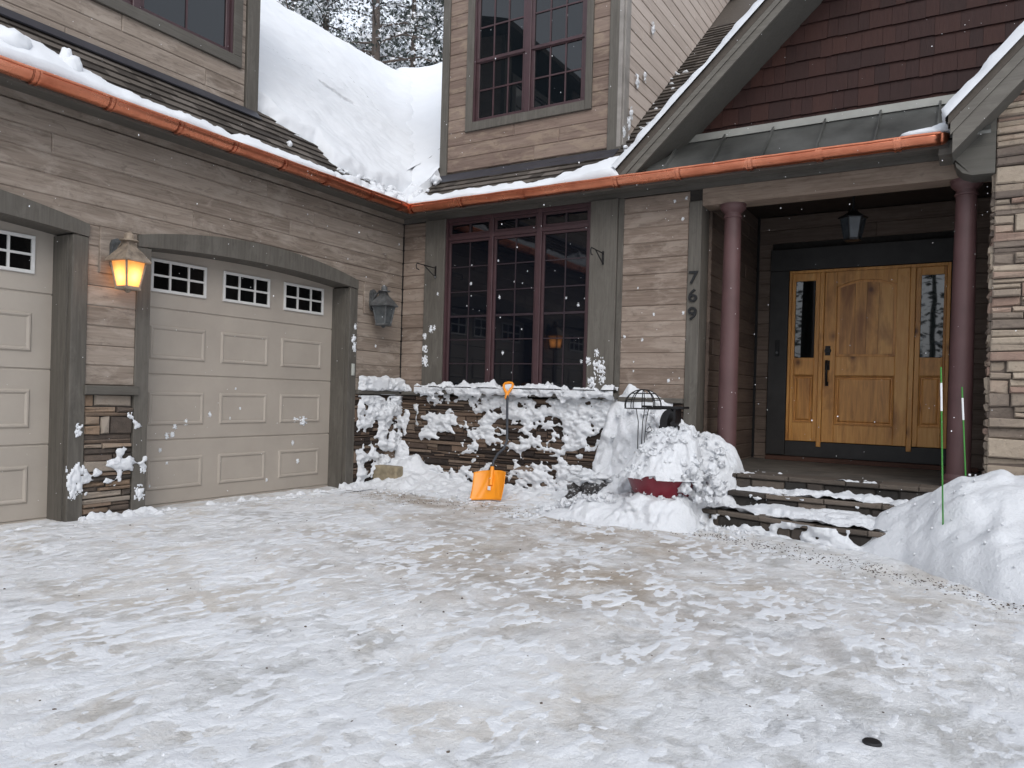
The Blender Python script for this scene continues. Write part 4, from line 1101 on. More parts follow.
# splats on trim, siding and doors
mb = MB(); r = random.Random(9)
def splat(p, nrm, rad, seed, el=1.3):
    n = Vector(nrm); a = n.cross(Vector((0, 0, 1))).normalized(); b = Vector((0, 0, 1)); N = 20; p = Vector(p); st = 2 * rad / N
    hs = {}
    for i in range(N + 1):
        for j in range(N + 1):
            x, z = -1 + 2 * i / N, -1 + 2 * j / N
            hs[i, j] = (0.62 - math.hypot(x, z) + 0.95 * fr(x * 2.6 + seed * 5.3, z * 2.6, seed, 4)) * rad * 0.4
    mb.sheet(N, N, lambda i, j: p + a * ((-1 + 2 * i / N) * rad) + b * ((-1 + 2 * j / N) * rad * el) + n * min(0.013, max(hs[i, j], -0.002)), keep=lambda i, j: hs[i, j] > 0)
for (u, z, rr) in [(-4.72, 0.50, 0.10), (-4.71, 0.95, 0.045), (-4.75, 0.36, 0.045), (-4.68, 0.38, 0.025), (-1.05, 2.08, 0.05), (-1.02, 2.26, 0.03), (-1.03, 1.98, 0.04), (-4.08, 0.30, 0.06), (-4.06, 0.55, 0.04)]:
    splat((0.05, u, z), (1, 0, 0), rr, r.uniform(0, 50), 1.5)
for k in range(14):
    u = r.uniform(-3.8, -1.2); z = r.uniform(0.2, 1.5); splat((-0.262, u, z), (1, 0, 0), r.uniform(0.012, 0.03), r.uniform(0, 90))
for (u, z, rr) in [(-1.62, 0.98, 0.09), (-1.75, 1.0, 0.05)]: splat((-0.262, u, z), (1, 0, 0), rr, r.uniform(0, 90), 0.7)
for (u, z, rr) in [(0.50, 2.02, 0.05), (0.51, 1.85, 0.06), (0.60, 2.3, 0.04), (0.66, 2.32, 0.03), (0.49, 2.2, 0.04), (3.24, 1.78, 0.085), (3.2, 1.95, 0.04), (3.28, 1.62, 0.05), (3.08, 1.84, 0.045), (3.1, 1.6, 0.03), (3.15, 1.58, 0.06), (0.7, 2.8, 0.02)]:
    splat((u, -0.066, z), (0, -1, 0), rr, r.uniform(0, 50), 1.4)
for k in range(22):
    u = r.uniform(0.85, 3.0); z = r.uniform(1.5, 3.5); splat((u, -0.0 + 0.016, z), (0, -1, 0), r.uniform(0.008, 0.022), r.uniform(0, 90))
for k in range(16):
    u = r.uniform(-4.0, -0.1); z = r.uniform(1.5, 3.8)
    if G2[0] - .2 < u < G2[1] + .2 and z < 3.1: continue
    splat((0.024, u, z), (1, 0, 0), r.uniform(0.008, 0.02), r.uniform(0, 90))
for k in range(12):
    u = r.uniform(3.5, 4.3); z = r.uniform(1.6, 3.8); splat((u, -0.024, z), (0, -1, 0), r.uniform(0.008, 0.02), r.uniform(0, 90))
for (y, z, rr) in [(0.52, 5.1, 0.06), (0.7, 5.6, 0.07), (0.95, 5.75, 0.05), (0.45, 4.95, 0.06), (0.3, 4.8, 0.05), (1.2, 6.5, 0.06), (0.5, 4.72, 0.07)]:
    splat((3.325, y, z), (1, 0, 0), rr, r.uniform(0, 50), 1.6)
o = mb.build('stuck_snow', M['snow'], None, smooth=180); tag(o, 'flecks of snow stuck to the trim, doors and siding', 'stuck snow', kind='stuff')

# snow shelves on the steps
mb = MB()
def hstep(seed, cov, front):
    def f(u, v):
        n = fr(u * 2.2, v * 3.5, seed, 4); n2 = fr(u * 8, v * 10, seed + 3, 3)
        return min((n * 0.6 + n2 * 0.4 + cov) * 0.09, 0.055, (v + 0.02) * 3)
    return f
def edge_y(tab):
    return lambda x: lerp_tab(tab, x)
e1 = edge_y([(4.55, -0.66), (5.0, -0.80), (5.45, -0.92), (6.0, -1.10), (6.75, -1.16), (7.4, -1.16)])
e2 = edge_y([(5.0, -0.46), (5.4, -0.50), (7.3, -0.50)])
f1, f2, f3 = hstep(1.5, 0.24, 0), hstep(5.5, -0.04, 0), hstep(9.5, -0.15, 0)
snow_on(mb, lambda u, v, h: (u, e1(u) - 0.05 + v, 0.258 + h), 4.6, 7.3, 0, 0.62, 0.013, lambda u, v: f1(u, v) + 0.03 * sst(0.1, 0.4, v))
snow_on(mb, lambda u, v, h: (u, e2(u) - 0.05 + v, 0.433 + h), 5.05, 7.3, 0, 0.30, 0.012, lambda u, v: f2(u, v) + 0.05 * sst(0.05, 0.2, v) - 0.03 * sst(6.4, 6.9, u))
snow_on(mb, lambda u, v, h: (u, -0.25 + v, 0.603 + h), 4.9, 7.2, 0, 0.5, 0.013, lambda u, v: f3(u, v) - 0.02 * sst(0.06, 0.25, v) - 0.03 * sst(6.0, 6.8, u))
# powder sticking to the risers
def hriser(u, z):
    n = fr(u * 2.4, z * 5, 43.1, 4); n2 = fr(u * 9, z * 11, 48.8, 3)
    return min((n * 0.6 + n2 * 0.45 - 0.16 + 0.36 * math.exp(-((u - 5.95) / 0.22) ** 2) + 0.2 * sst(0.16, 0.08, z)) * 0.10, 0.05)
snow_on(mb, lambda u, z, h: (u, e1(u) - 0.062 - h, z), 4.6, 7.0, 0.06, 0.25, 0.012, hriser)
snow_on(mb, lambda u, z, h: (u, e2(u) - 0.062 - h, z), 5.05, 7.2, 0.27, 0.42, 0.012, lambda u, z: hriser(u + 3.3, z) - 0.012)
o = mb.build('step_snow', M['snowpile'], None, smooth=180, merge=True); tag(o, 'swept snow left on the stone steps of the porch', 'step snow', kind='stuff')

# ------------------------------------------------------------------ ground
GZ = 0.085
def ground_h(x, y):
    h = 0.022 * fr(x * 0.9, y * 0.9, 0.5, 4) + 0.016 * fr(x * 3.4, y * 2.6, 3.5, 5)
    # ruffled rim along the window wall and the steps
    h += 0.05 * sst(-0.75, -0.35, y) * sst(0.0, 0.4, x) * sst(4.6, 4.0, x) * (1 + 0.8 * fr(x * 4, y * 4, 8.1, 4))
    return h
mb = MB()
X0, X1, Y0, Y1, st = -0.30, 11.0, -9.6, 0.30, 0.034
nu, nv = int((X1 - X0) / st), int((Y1 - Y0) / st)
mb.sheet(nu, nv, lambda i, j: (X0 + (X1 - X0) * i / nu, Y0 + (Y1 - Y0) * j / nv, GZ + ground_h(X0 + (X1 - X0) * i / nu, Y0 + (Y1 - Y0) * j / nv)))
o = mb.build('driveway', M['drive'], None, smooth=180, fixn=False); tag(o, 'packed snow and ice on the driveway', 'driveway', kind='structure')
mb = MB()
def farz(x, y):
    d = math.hypot(x - 5, y + 3); return 0.0 + 0.25 * fr(x * 0.08, y * 0.08, 1.0, 3) * sst(14, 30, d) - 0.01
def grid(v): return [-300, -160, -90, -60, -40, -30, -22, -16, -12, -9.7][v] if v < 10 else None
xs = [-300, -160, -90, -60, -40, -30, -22, -16, -10, -6, -3, -1, 0, 2, 4, 6, 8, 10, 12, 16, 22, 30, 40, 60, 90, 160, 300]
mb.sheet(len(xs) - 1, len(xs) - 1, lambda i, j: (xs[i] + 2, xs[j], farz(xs[i] + 2, xs[j])))
o = mb.build('ground', M['snow'], None, smooth=180); tag(o, 'snowy ground', 'ground', kind='structure')

# crisp-edged crust of trodden snow lying on the ice
mb = MB()
def hcrust(x, y):
    a = 0.25 * math.sin(x * 0.7 + 1.0)
    n1 = fr(x * 1.1, y * 0.7, 81.3, 4); n2 = fr(x * 5.2 + 0.5 * n1, y * 3.0, 83.3, 5); n3 = fr(x * 17, y * 10, 85.3, 4)
    brown = math.exp(-((x - 3.7) / 1.9) ** 2 - ((y + 2.1) / 1.0) ** 2) + math.exp(-((x - 1.6) / 1.7) ** 2 - ((y + 1.3) / 0.3) ** 2)
    h = n1 * 0.30 + n2 * 0.46 + n3 * 0.72 - 0.19 - 0.14 * brown + 0.08 * sst(-2.5, -5.0, y)
    return min(h * 0.014, 0.0030 + 0.002 * n3)
snow_on(mb, lambda x, y, h: (x, y, GZ + ground_h(x, y) + h + 0.001), 0.06, 9.0, -8.1, -0.5, 0.0165, hcrust, 0.002)
o = mb.build('snow_crust', M['crust'], None, smooth=180, fixn=False); tag(o, 'thin trodden crust of snow lying in patches on the ice', 'snow crust', kind='stuff')

# thin snow skirts against garage doors and trims
mb = MB()
def hskirt(u, v):
    n = fr(u * 3, v * 6, 53.1, 4); n2 = fr(u * 10, v * 10, 55.1, 3)
    base = 0.35 if (u > -1.25 or -4.7 < u < -3.95) else -0.05
    return min((n * 0.5 + n2 * 0.4 + base) * 0.12, 0.10) * sst(0.30, 0.08, v)
snow_on(mb, lambda u, v, h: (0.04 + v, u, GZ + 0.0 + h), -5.8, -0.05, 0, 0.34, 0.015, hskirt)
# drift at the foot of the window wall
def hdrift(x, v):
    n = fr(x * 1.8, v * 2.5, 63.1, 5); n2 = fr(x * 7, v * 7, 65.1, 4)
    pk = lerp_tab([(0.0, 0.34), (0.4, 0.40), (0.75, 0.18), (1.2, 0.10), (2.6, 0.08), (3.0, 0.11), (3.4, 0.30), (4.4, 0.30), (4.8, 0.10)], x)
    return (pk * (1 + 0.35 * n) * (1 - sst(0.0, 0.85 + 0.15 * n, v)) + 0.045 * n2 * sst(1.1, 0.5, v) + 0.03 * sst(1.1, 0.6, v) - 0.004)
snow_on(mb, lambda u, v, h: (u, -0.03 - v, GZ - 0.02 + h), 0.03, 4.75, 0, 1.25, 0.018, hdrift)
for k in range(330):
    x = rnd.uniform(0.05, 4.7); y = -rnd.uniform(0.25, 1.3); rr = rnd.uniform(0.006, 0.022)
    mb.ico((x, y, GZ + rr * 0.4), rr, 1, 0.5, 2.0, (rnd.uniform(.8, 1.5), rnd.uniform(.8, 1.5), 0.8), seed=k * 1.9)
o = mb.build('snow_drift', M['snowpile'], None, smooth=180); tag(o, 'churned snow drift along the foot of the garage and window walls', 'snow drift', kind='stuff')

# left heap by the porch post
def clod(x, y, z, f):
    return 0.42 - noise.voronoi(Vector((x * f, y * f, z)))[0][0]
def lump(x, y, s=1.0):
    x2 = x + 0.05 * fr(x * 5, y * 5, 3.3, 2); y2 = y + 0.05 * fr(x * 5, y * 5, 8.3, 2)
    return clod(x2, y2, 1.2, 4.5 * s) * 0.09 + clod(x2, y2, 4.2, 10 * s) * 0.045 + fr(x * 7 * s, y * 7 * s, 4.4, 4) * 0.05 + fr(x * 26 * s, y * 26 * s, 9.4, 3) * 0.014
PKL = [(2.75, 0.08), (3.0, 0.22), (3.15, 0.42), (3.28, 0.95), (3.4, 1.36), (3.6, 1.50), (3.85, 1.44), (4.1, 1.34), (4.25, 1.14), (4.5, 1.0), (4.8, 0.93), (4.98, 0.76), (5.12, 0.42), (5.25, 0.1)]
def hleft(x, v):
    pk = lerp_tab(PKL, x + 0.05 * fr(x * 3, v * 3, 1, 3))
    dep = lerp_tab([(2.75, 0.5), (3.3, 0.42), (3.9, 0.60), (4.3, 1.0), (4.6, 1.1), (4.9, 0.85), (5.25, 0.7)], x)
    t = max(0.0, 1 - v / dep)
    h = pk * (1 - (1 - t) ** 1.35) ** 0.9 if t > 0 else 0
    if x < 4.05:
        w_ = sst(4.05, 3.85, x); a_ = pk * max(0.0, 1 - v / 0.36) ** 0.6; b_ = 0.56 * pk * max(0.0, 1 - v / 0.85) ** 0.8 * (1 + 0.35 * fr(x * 4, v * 4, 15.1, 3))
        h = h * (1 - w_) + max(a_, b_) * w_
    low = (0.20 + 0.16 * math.exp(-((x - 4.3) / 0.45) ** 2) + 0.08 * fr(x * 3, v * 3, 6.6, 3) + 0.10 * math.exp(-((x - 4.75) / 0.35) ** 2)) * sst(1.62, 1.05, v) * sst(2.9, 3.5, x) * sst(4.95, 4.65, x)
    return max(h, low) + lump(x, v) * sst(1.5, 0.9, v) * 0.9 - 0.02
mb = MB()
def pleft(u, v, h):
    d = (fr(u * 4, h * 4, v * 2, 4) * 0.10 + clod(u + 0.06 * fr(u * 6, h * 6, 1, 2), h, v * 0.5, 5.0) * 0.09 + clod(u, h, v * 0.5 + 3, 12.0) * 0.05) * sst(0.0, 0.12, h) * sst(0.0, 0.15, v)
    return (u + 0.5 * d * math.sin(u * 9), -0.03 - v - d, GZ - 0.02 + h)
snow_on(mb, pleft, 2.75, 5.25, 0, 1.7, 0.014, hleft)
r = random.Random(31)
for k in range(150):
    x = r.uniform(3.0, 5.15); v = r.uniform(0.05, 1.2); z = max(0, hleft(x, v)); rr = r.choice([r.uniform(0.010, 0.028), r.uniform(0.015, 0.05)])
    mb.ico((x, -0.03 - v, GZ + z - rr * 0.2), rr, 3, 1.0, 1.4, (r.uniform(.8, 1.3), r.uniform(.8, 1.3), r.uniform(.7, 1.0)), seed=k * 2.7)
for k in range(120):
    x = r.uniform(3.0, 5.4); y = -r.uniform(0.9, 1.75) + (0.3 if x > 4.8 else 0); rr = r.uniform(0.006, 0.026)
    mb.ico((x, y, GZ + rr * 0.5), rr, 2, 0.8, 1.6, seed=k * 3.7)
o = mb.build('snow_pile', M['snowpile'], None, smooth=180, loc=(4.0, -0.6, 0.08)); tag(o, 'lumpy heap of shovelled snow against the wall left of the porch', 'snow pile')

# right bank beside the steps
PKR = [(6.35, 0.05), (6.5, 0.34), (6.72, 0.48), (7.0, 0.70), (7.14, 0.775), (7.3, 0.80), (7.43, 0.875), (7.6, 0.87), (7.9, 0.93), (8.6, 1.05), (10.0, 0.9), (11.5, 0.5)]
def hright(x, y):
    pk = lerp_tab(PKR, x)
    yc = lerp_tab([(6.4, -0.85), (7.0, -1.0), (8.0, -1.1), (11, -1.3)], x)
    front = lerp_tab([(6.4, -1.28), (6.75, -1.5), (7.0, -1.95), (7.4, -2.45), (8.0, -2.9), (11, -3.4)], x) + 0.05 * fr(x * 2, 0.3, 0.7, 3)
    if y < yc: t = (y - front) / (yc - front)
    else: t = 1 - max(0, (y - yc - 0.12) / 0.75) * 0.5
    if t <= 0: return -0.03
    b = fr(x * 1.5, y * 1.5, 71.0, 4) * 0.12 + fr(x * 5, y * 5, 75.0, 4) * 0.03 + clod(x + 0.1 * fr(x * 3, y * 3, 1, 2), y, 2.0, 3.2) * 0.09 + clod(x, y, 7.0, 8.0) * 0.03
    return pk * (t ** 0.75 if t < 1 else 1) * 0.93 + b * 0.7 * min(1, t * 2.5) * sst(6.4, 6.9, x)
mb = MB()
snow_on(mb, lambda x, y, h: (x, y, GZ - 0.02 + h), 6.35, 11.5, -3.6, -0.16, 0.026, hright)
for k in range(90):
    x = r.uniform(6.5, 9.0); y = r.uniform(-3.0, -0.8); h = hright(x, y); rr = r.uniform(0.004, 0.012)
    if h < 0.02 and r.random() < 0.5: continue
    mb.ico((x, y, GZ + max(0, h) - rr * 0.1), rr, 2, 0.4, 1.9, seed=k * 1.7)
o = mb.build('snow_pile', M['snowpile'], None, smooth=180, loc=(8.2, -1.4, 0.08)); tag(o, 'smooth high snowbank at the right of the steps below the stone wall', 'snow pile')

# grit and crumbs on the ice
mb = MB(); r = random.Random(55)
def gz(x, y): return GZ + ground_h(x, y)
for k in range(1500):
    q = r.random()
    if q < 0.62:
        t = r.random(); x = 4.3 + 3.6 * t; y = -1.25 - 1.35 * t * t - 0.35 * t + r.gauss(0, 0.13)
    elif q < 0.84: x = r.gauss(1.6, 1.0); y = r.gauss(-1.35, 0.22)
    else: x = r.uniform(0.2, 8.0); y = r.uniform(-7.5, -1.0)
    if x < 0.1: continue
    rr = r.choice([r.uniform(0.002, 0.005), r.uniform(0.003, 0.008)])
    mb.ico((x, y, gz(x, y) + rr * 0.3), rr, 1, 0.4, 1.5, (r.uniform(.8, 1.6), r.uniform(.8, 1.6), 0.7), seed=k)
o = mb.build('grit', M['grit'], None); tag(o, 'dark grit scattered over the icy driveway', 'grit', kind='stuff')
mb = MB()
for k in range(420):
    x = r.uniform(0.2, 8.2); y = r.uniform(-7.6, -1.0); rr = r.uniform(0.003, 0.009)
    mb.ico((x, y, gz(x, y) + rr * 0.2), rr, 1, 0.5, 1.5, (r.uniform(.8, 1.6), r.uniform(.8, 1.6), 0.6), seed=k)
o = mb.build('snow_crumbs', M['snow'], None, smooth=180); tag(o, 'small crumbs of snow lying on the ice', 'snow crumbs', kind='stuff')

# ------------------------------------------------------------------ things
def lantern(c, gl, metal, lit, label, bp):
    """lantern on a wall that faces +x; c = centre of the glass cage (x, y), bp = centre y of the wall plate"""
    cx, cy = c; ob = empty('wall_lantern', (0.03, bp, 2.62), label, 'wall lamp')
    mb = MB(); mb.obox(XG, bp - 0.15, bp + 0.17, 2.46, 2.90, 0.02, 0.045, 0.2, 0.008); mb.build('mounting_block', M['iron'] if False else M['siding_y'], ob)
    mb = MB()
    pts = [(0, -0.15), (0.05, -0.13), (0.062, -0.05), (0.062, 0.09), (0.045, 0.13), (0, 0.15)]
    out = [(y, z) for y, z in pts] + [(-y, z) for y, z in reversed(pts[1:-1])]
    mb.prism([(0.047, bp + y, 2.66 + z) for y, z in out], (0.03, 0, 0)); mb.prism([(0.077, bp + y * 0.7, 2.66 + z * 0.8) for y, z in out], (0.018, 0, 0))
    mb.build('wall_plate', M['greyiron'], ob)
    mb = MB()
    mb.tube([(0.08, bp, 2.70), (0.14, bp + (cy - bp) * 0.3, 2.76), (0.20, bp + (cy - bp) * 0.8, 2.77), (cx, cy, 2.775)], 0.014, 8)
    mb.tube([(0.085, bp, 2.60), (0.13, bp + (cy - bp) * 0.3, 2.64), (0.15, bp + (cy - bp) * 0.5, 2.71), (0.17, bp + (cy - bp) * 0.6, 2.765)], 0.010, 8)
    mb.build('arm', metal, ob, smooth=50)
    rt, rb, z0, z1 = 0.150, 0.098, 2.325, 2.575; q = math.pi / 4 + 0.12
    mb = MB(); mb.lathe([(0.205, 2.572), (0.205, 2.585), (0.19, 2.60), (0.13, 2.665), (0.075, 2.715), (0.06, 2.735), (0.055, 2.76)], (cx, cy, 0), 4, 0.5, q)
    mb.lathe([(0.04, 2.76), (0.04, 2.77), (0.085, 2.775), (0.085, 2.785), (0.045, 2.79), (0.045, 2.835), (0.035, 2.85), (0.012, 2.865)], (cx, cy, 0), 12)
    mb.build('lantern_roof', metal, ob)
    mb = MB()
    for k in range(4):
        t = q + k * math.pi / 2
        mb.tube([(cx + rb * 1.02 * math.cos(t), cy + rb * 1.02 * math.sin(t), z0), (cx + rt * 1.02 * math.cos(t), cy + rt * 1.02 * math.sin(t), z1)], 0.011, 6)
    mb.lathe([(rb * 1.15, z0 - 0.02), (rb * 1.18, z0 - 0.01), (rb * 1.12, z0 + 0.012)], (cx, cy, 0), 4, 0.5, q)
    mb.lathe([(0.01, z0 - 0.05), (0.03, z0 - 0.035), (0.03, z0 - 0.02)], (cx, cy, 0), 10)
    mb.build('cage', metal, ob)
    mb = MB(); n = 4
    for k in range(4):
        a, b = q + k * math.pi / 2, q + (k + 1) * math.pi / 2
        mb.face([(cx + rb * math.cos(a), cy + rb * math.sin(a), z0), (cx + rb * math.cos(b), cy + rb * math.sin(b), z0), (cx + rt * math.cos(b), cy + rt * math.sin(b), z1), (cx + rt * math.cos(a), cy + rt * math.sin(a), z1)])
    mb.build('lantern_glass', gl, ob)
    return ob
lantern((0.225, -4.37), M['litglass'], M['tanmetal'], True, 'lit amber lantern on the wall between the two garage doors', -4.395)
lantern((0.225, -0.655), M['dullglass'], M['greyiron'], False, 'unlit grey lantern on the wall right of the right garage door', -0.70)
pl_ = bpy.data.lights.new('lantern_lamp', 'POINT'); pl_.energy = 0.75; pl_.color = (1, 0.62, 0.32); pl_.shadow_soft_size = 0.02
lo = bpy.data.objects.new('lantern_lamp', pl_); lo.location = Vector((0.225, -4.37, 2.44)) * S; COL.objects.link(lo)

# porch lantern
px_, py_ = 5.955, 1.05
ob = empty('ceiling_lantern', (px_, py_, 4.05), 'black lantern hanging under the porch ceiling in front of the door', 'ceiling lamp')
mb = MB(); mb.lathe([(0.07, 4.05), (0.075, 4.035), (0.05, 4.02), (0.014, 4.00), (0.014, 3.70)], (px_, py_, 0), 20)
mb.lathe([(0.02, 3.70), (0.05, 3.695), (0.06, 3.67), (0.16, 3.61), (0.168, 3.60), (0.16, 3.592), (0.12, 3.592)], (px_, py_, 0), 6, 0.5, 0.3); mb.build('lantern_roof', M['iron'], ob)
mb = MB(); mb.lathe([(0.138, 3.592), (0.092, 3.355)], (px_, py_, 0), 6, 0.5, 0.3, caps=False); mb.build('lantern_glass', M['porchglass'], ob)
mb = MB()
for k in range(6):
    t = 0.3 + k * math.pi / 3; mb.tube([(px_ + 0.14 * math.cos(t), py_ + 0.14 * math.sin(t), 3.592), (px_ + 0.094 * math.cos(t), py_ + 0.094 * math.sin(t), 3.35)], 0.007, 6)
mb.lathe([(0.085, 3.33), (0.10, 3.335), (0.10, 3.356), (0.09, 3.36)], (px_, py_, 0), 6, 0.5, 0.3); mb.build('cage', M['iron'], ob)
mb = MB(); mb.tube([(px_, py_, 3.37), (px_, py_, 3.50)], [0.018, 0.014], 10); mb.build('candle_tube', M['white'], ob)

# house number
ob = empty('house_number', (4.40, -0.04, 2.6), 'black metal house number 769 on the grey post beside the porch', 'house number')
for ch, z in (('7', 2.755), ('6', 2.545), ('9', 2.335)):
    cu = bpy.data.curves.new('digit', 'FONT'); cu.body = ch; cu.size = 0.255 * S; cu.extrude = 0.008 * S; cu.offset = 0.0025; cu.align_x = 'CENTER'; cu.align_y = 'BOTTOM_BASELINE'
    tmp = bpy.data.objects.new('digit_curve', cu); COL.objects.link(tmp); bpy.context.view_layer.update()
    me = bpy.data.meshes.new_from_object(tmp.evaluated_get(bpy.context.evaluated_depsgraph_get()))
    bpy.data.objects.remove(tmp); bpy.data.curves.remove(cu)
    me.transform(Matrix.Rotation(R(90), 4, 'X') @ Matrix.Diagonal((0.92, 0.82, 1, 1))); me.materials.clear(); me.materials.append(M['iron'])
    d = bpy.data.objects.new('digit', me); COL.objects.link(d); d.parent = ob
    d.location = (Vector((4.398, -0.046, z)) - Vector((4.40, -0.04, 2.6))) * S

# hooks for hanging baskets on the window trim
def hook(x, z, out, label):
    ob = empty('basket_hook', (x, -0.06, z), label, 'bracket')
    dx, dy = out
    mb = MB(); mb.box((x - 0.012, -0.075, z - 0.14), (x + 0.012, -0.066, z + 0.03)); mb.build('wall_plate', M['iron'], ob)
    mb = MB(); p = Vector((x, -0.075, z)); o_ = Vector((dx, dy, 0))
    mb.tube([p, p + o_ * 0.5, p + o_, p + o_ * 1.04 + Vector((0, 0, -0.03)), p + o_ * 1.02 + Vector((0, 0, -0.075)), p + o_ * 0.9 + Vector((0, 0, -0.08))], 0.0075, 6)
    mb.tube([p + Vector((0, 0, -0.125)), p + o_ * 0.62 + Vector((0, 0, -0.005))], 0.0065, 6); mb.build('arm', M['iron'], ob, smooth=50)
hook(0.655, 3.165, (0.02, -0.44), 'black basket hook on the grey trim left of the large window')
hook(3.25, 3.185, (0.03, -0.40), 'black basket hook on the grey trim right of the large window')

# keypad and bell
mb = MB(); mb.obox(XG, -1.075, -1.03, 1.60, 1.76, 0.046, 0.07, 0.5, 0.006); mb.obox(XG, -1.065, -1.04, 1.63, 1.70, 0.0705, 0.075)
o = mb.build('keypad', M['keypad'], None, loc=(0.05, -1.05, 1.68)); tag(o, 'pale keypad on the trim right of the right garage door', 'keypad')
ob = empty('doorbell', (4.832, 2.44, 2.15), 'black doorbell on the dark trim left of the front door', 'doorbell')
mb = MB(); mb.obox(PB, 4.805, 4.862, 2.05, 2.28, 0.056, 0.072, 0.5, 0.006); mb.build('faceplate', M['iron'], ob)
mb = MB(); mb.tube([PB(4.834, 2.10, 0.072), PB(4.834, 2.10, 0.08)], 0.018, 14); mb.build('button', M['greyiron'], ob)

# snow shovel leaning on the sill
ob = empty('snow_shovel', (2.1, -0.75, GZ), 'orange snow shovel with a bent grey shaft leaning under the large window', 'shovel')
A = Vector((2.165, -0.78, 0.10)); B = Vector((2.005, -0.20, 1.545))
up = (B - A).normalized(); ry = R(4)
wx = Vector((math.cos(ry), math.sin(ry), 0)); wx = (wx - up * wx.dot(up)).normalized(); nrm = wx.cross(up).normalized()
if nrm.y > 0: nrm = -nrm
upb = Vector((-0.125, 0.12, 1)).normalized()
def bl(i, j, off=0.0, NU=24, NV=14):
    s = -1 + 2 * i / NU; t = j / NV
    w = 0.225 * (1 - 0.03 * (1 - t)); z = 0.355 * t
    rib = 0.010 * math.exp(-((abs(s) - 0.10 - 0.55 * (1 - t)) / 0.07) ** 2) + 0.009 * math.exp(-(s / 0.09) ** 2) * (t > 0.35)
    dish = 0.075 * (s * s) ** 1.3 + 0.09 * (1 - t) ** 2 * 0.9 - 0.03 * t
    if t > 0.9: z -= 0.02 * abs(s) ** 3
    return A + wx * (s * w) + upb * z + Vector((0, -1, 0)) * (dish + rib + off) + wx * 0.0
mb = MB(); mb.sheet(24, 14, lambda i, j: bl(i, j)); bld = mb.build('blade', M['orange'], ob, smooth=60)
md = bld.modifiers.new('thickness', 'SOLIDIFY'); md.thickness = 0.006 * S
mb = MB(); p0 = A + upb * 0.17 + Vector((0, 0.0, 0)) + Vector((0, -0.022, 0)); p1 = A + upb * 0.40 + Vector((0, 0.02, 0))
mb.tube([p0, (p0 + p1) / 2, p1], [0.026, 0.030, 0.024], 12); mb.build('socket', M['orange'], bld, smooth=50)
mb = MB()
for q, sz in ((0.17, 0.02),):
    mb.box((-sz, -0.004, -sz * 1.2), (sz, 0.0, sz * 1.2), M=Matrix.Translation(A + upb * (q - 0.03) + Vector((0, -0.058, 0))) )
mb.build('label_patch', M['band'], bld)
mb = MB(); top = B - up * 0.13
mid = [A + upb * 0.36 + Vector((0, 0.015, 0)), A + upb * 0.47 + wx * 0.012 + Vector((0, 0.03, 0)), A + upb * 0.56 + wx * 0.055 + Vector((0, 0.06, 0)), A + upb * 0.62 + wx * 0.125 + Vector((0, 0.085, 0)), A + upb * 0.72 + wx * 0.15 + Vector((0, 0.125, 0))]
mid2 = [mid[-1] + (top - mid[-1]) * t for t in (0.33, 0.66, 1.0)]
mb.tube(mid + mid2, 0.0165, 12); mb.build('shaft', M['shaft'], ob, smooth=60)
mb = MB(); mb.tube([top - up * 0.09, top - up * 0.01], [0.024, 0.027], 12)
for sgn in (-1, 1):
    mb.tube([top - up * 0.02, top + up * 0.03 + wx * sgn * 0.035, top + up * 0.075 + wx * sgn * 0.062, top + up * 0.115 + wx * sgn * 0.066, top + up * 0.135 + wx * sgn * 0.05], [0.02, 0.018, 0.016, 0.016, 0.016], 10)
mb.tube([top + up * 0.136 - wx * 0.055, top + up * 0.142, top + up * 0.136 + wx * 0.055], [0.016, 0.019, 0.016], 10); mb.build('grip', M['orange'], ob, smooth=50)

# red bowl with snow, wire dome, black stand
bc = Vector((4.40, -0.82, 0.255))
ob = empty('planter_bowl', tuple(bc), 'dark red planter bowl buried in the snow heap below the porch post', 'planter')
mb = MB(); mb.lathe([(0.20, 0.0), (0.27, 0.05), (0.345, 0.15), (0.395, 0.27), (0.42, 0.32), (0.425, 0.335), (0.40, 0.34), (0.37, 0.26), (0.30, 0.2)], tuple(bc), 40, caps=False); mb.build('bowl', M['bowlred'], ob, smooth=40)
def hb(x, y):
    d = math.hypot(x, y); n = fr(x * 4, y * 4, 91, 4) * 0.08 + lump(x + 3, y, 1.0) * 0.75
    d += 0.05 * fr(x * 7, y * 7, 5.5, 3)
    return 0.36 * sst(0.53, 0.08, d) + (n + 0.30 * sst(-0.2, 0.35, y) + 0.16 * sst(0.0, 0.3, x)) * sst(0.50, 0.26, d) + 0.012 * sst(0.52, 0.47, d)
mb = MB(); snow_on(mb, lambda x, y, h: (bc.x + x, bc.y + y, bc.z + 0.31 + h), -0.47, 0.47, -0.47, 0.47, 0.013, lambda x, y: hb(x, y) if math.hypot(x, y) < 0.47 + 0.05 * fr(x * 6, y * 6, 2, 3) else -0.01)
r = random.Random(12)
for k in range(60):
    x, y = r.uniform(-0.35, 0.40), r.uniform(-0.38, 0.2); mb.ico((bc.x + x, bc.y + y, bc.z + 0.31 + max(0, hb(x, y))), r.uniform(0.01, 0.032), 2, 0.9, 1.5, seed=k * 1.1)
for k in range(42):                                   # ragged clods over the dome and along the rim
    x, y = r.uniform(-0.42, 0.44), r.uniform(-0.44, 0.25)
    if math.hypot(x, y) > 0.45: continue
    mb.ico((bc.x + x, bc.y + y, bc.z + 0.315 + max(0, hb(x, y)) - 0.012), r.uniform(0.015, 0.036), 3, 0.8, 1.3, (r.uniform(.8, 1.4), r.uniform(.8, 1.4), r.uniform(.6, 1.0)), seed=k * 4.1)
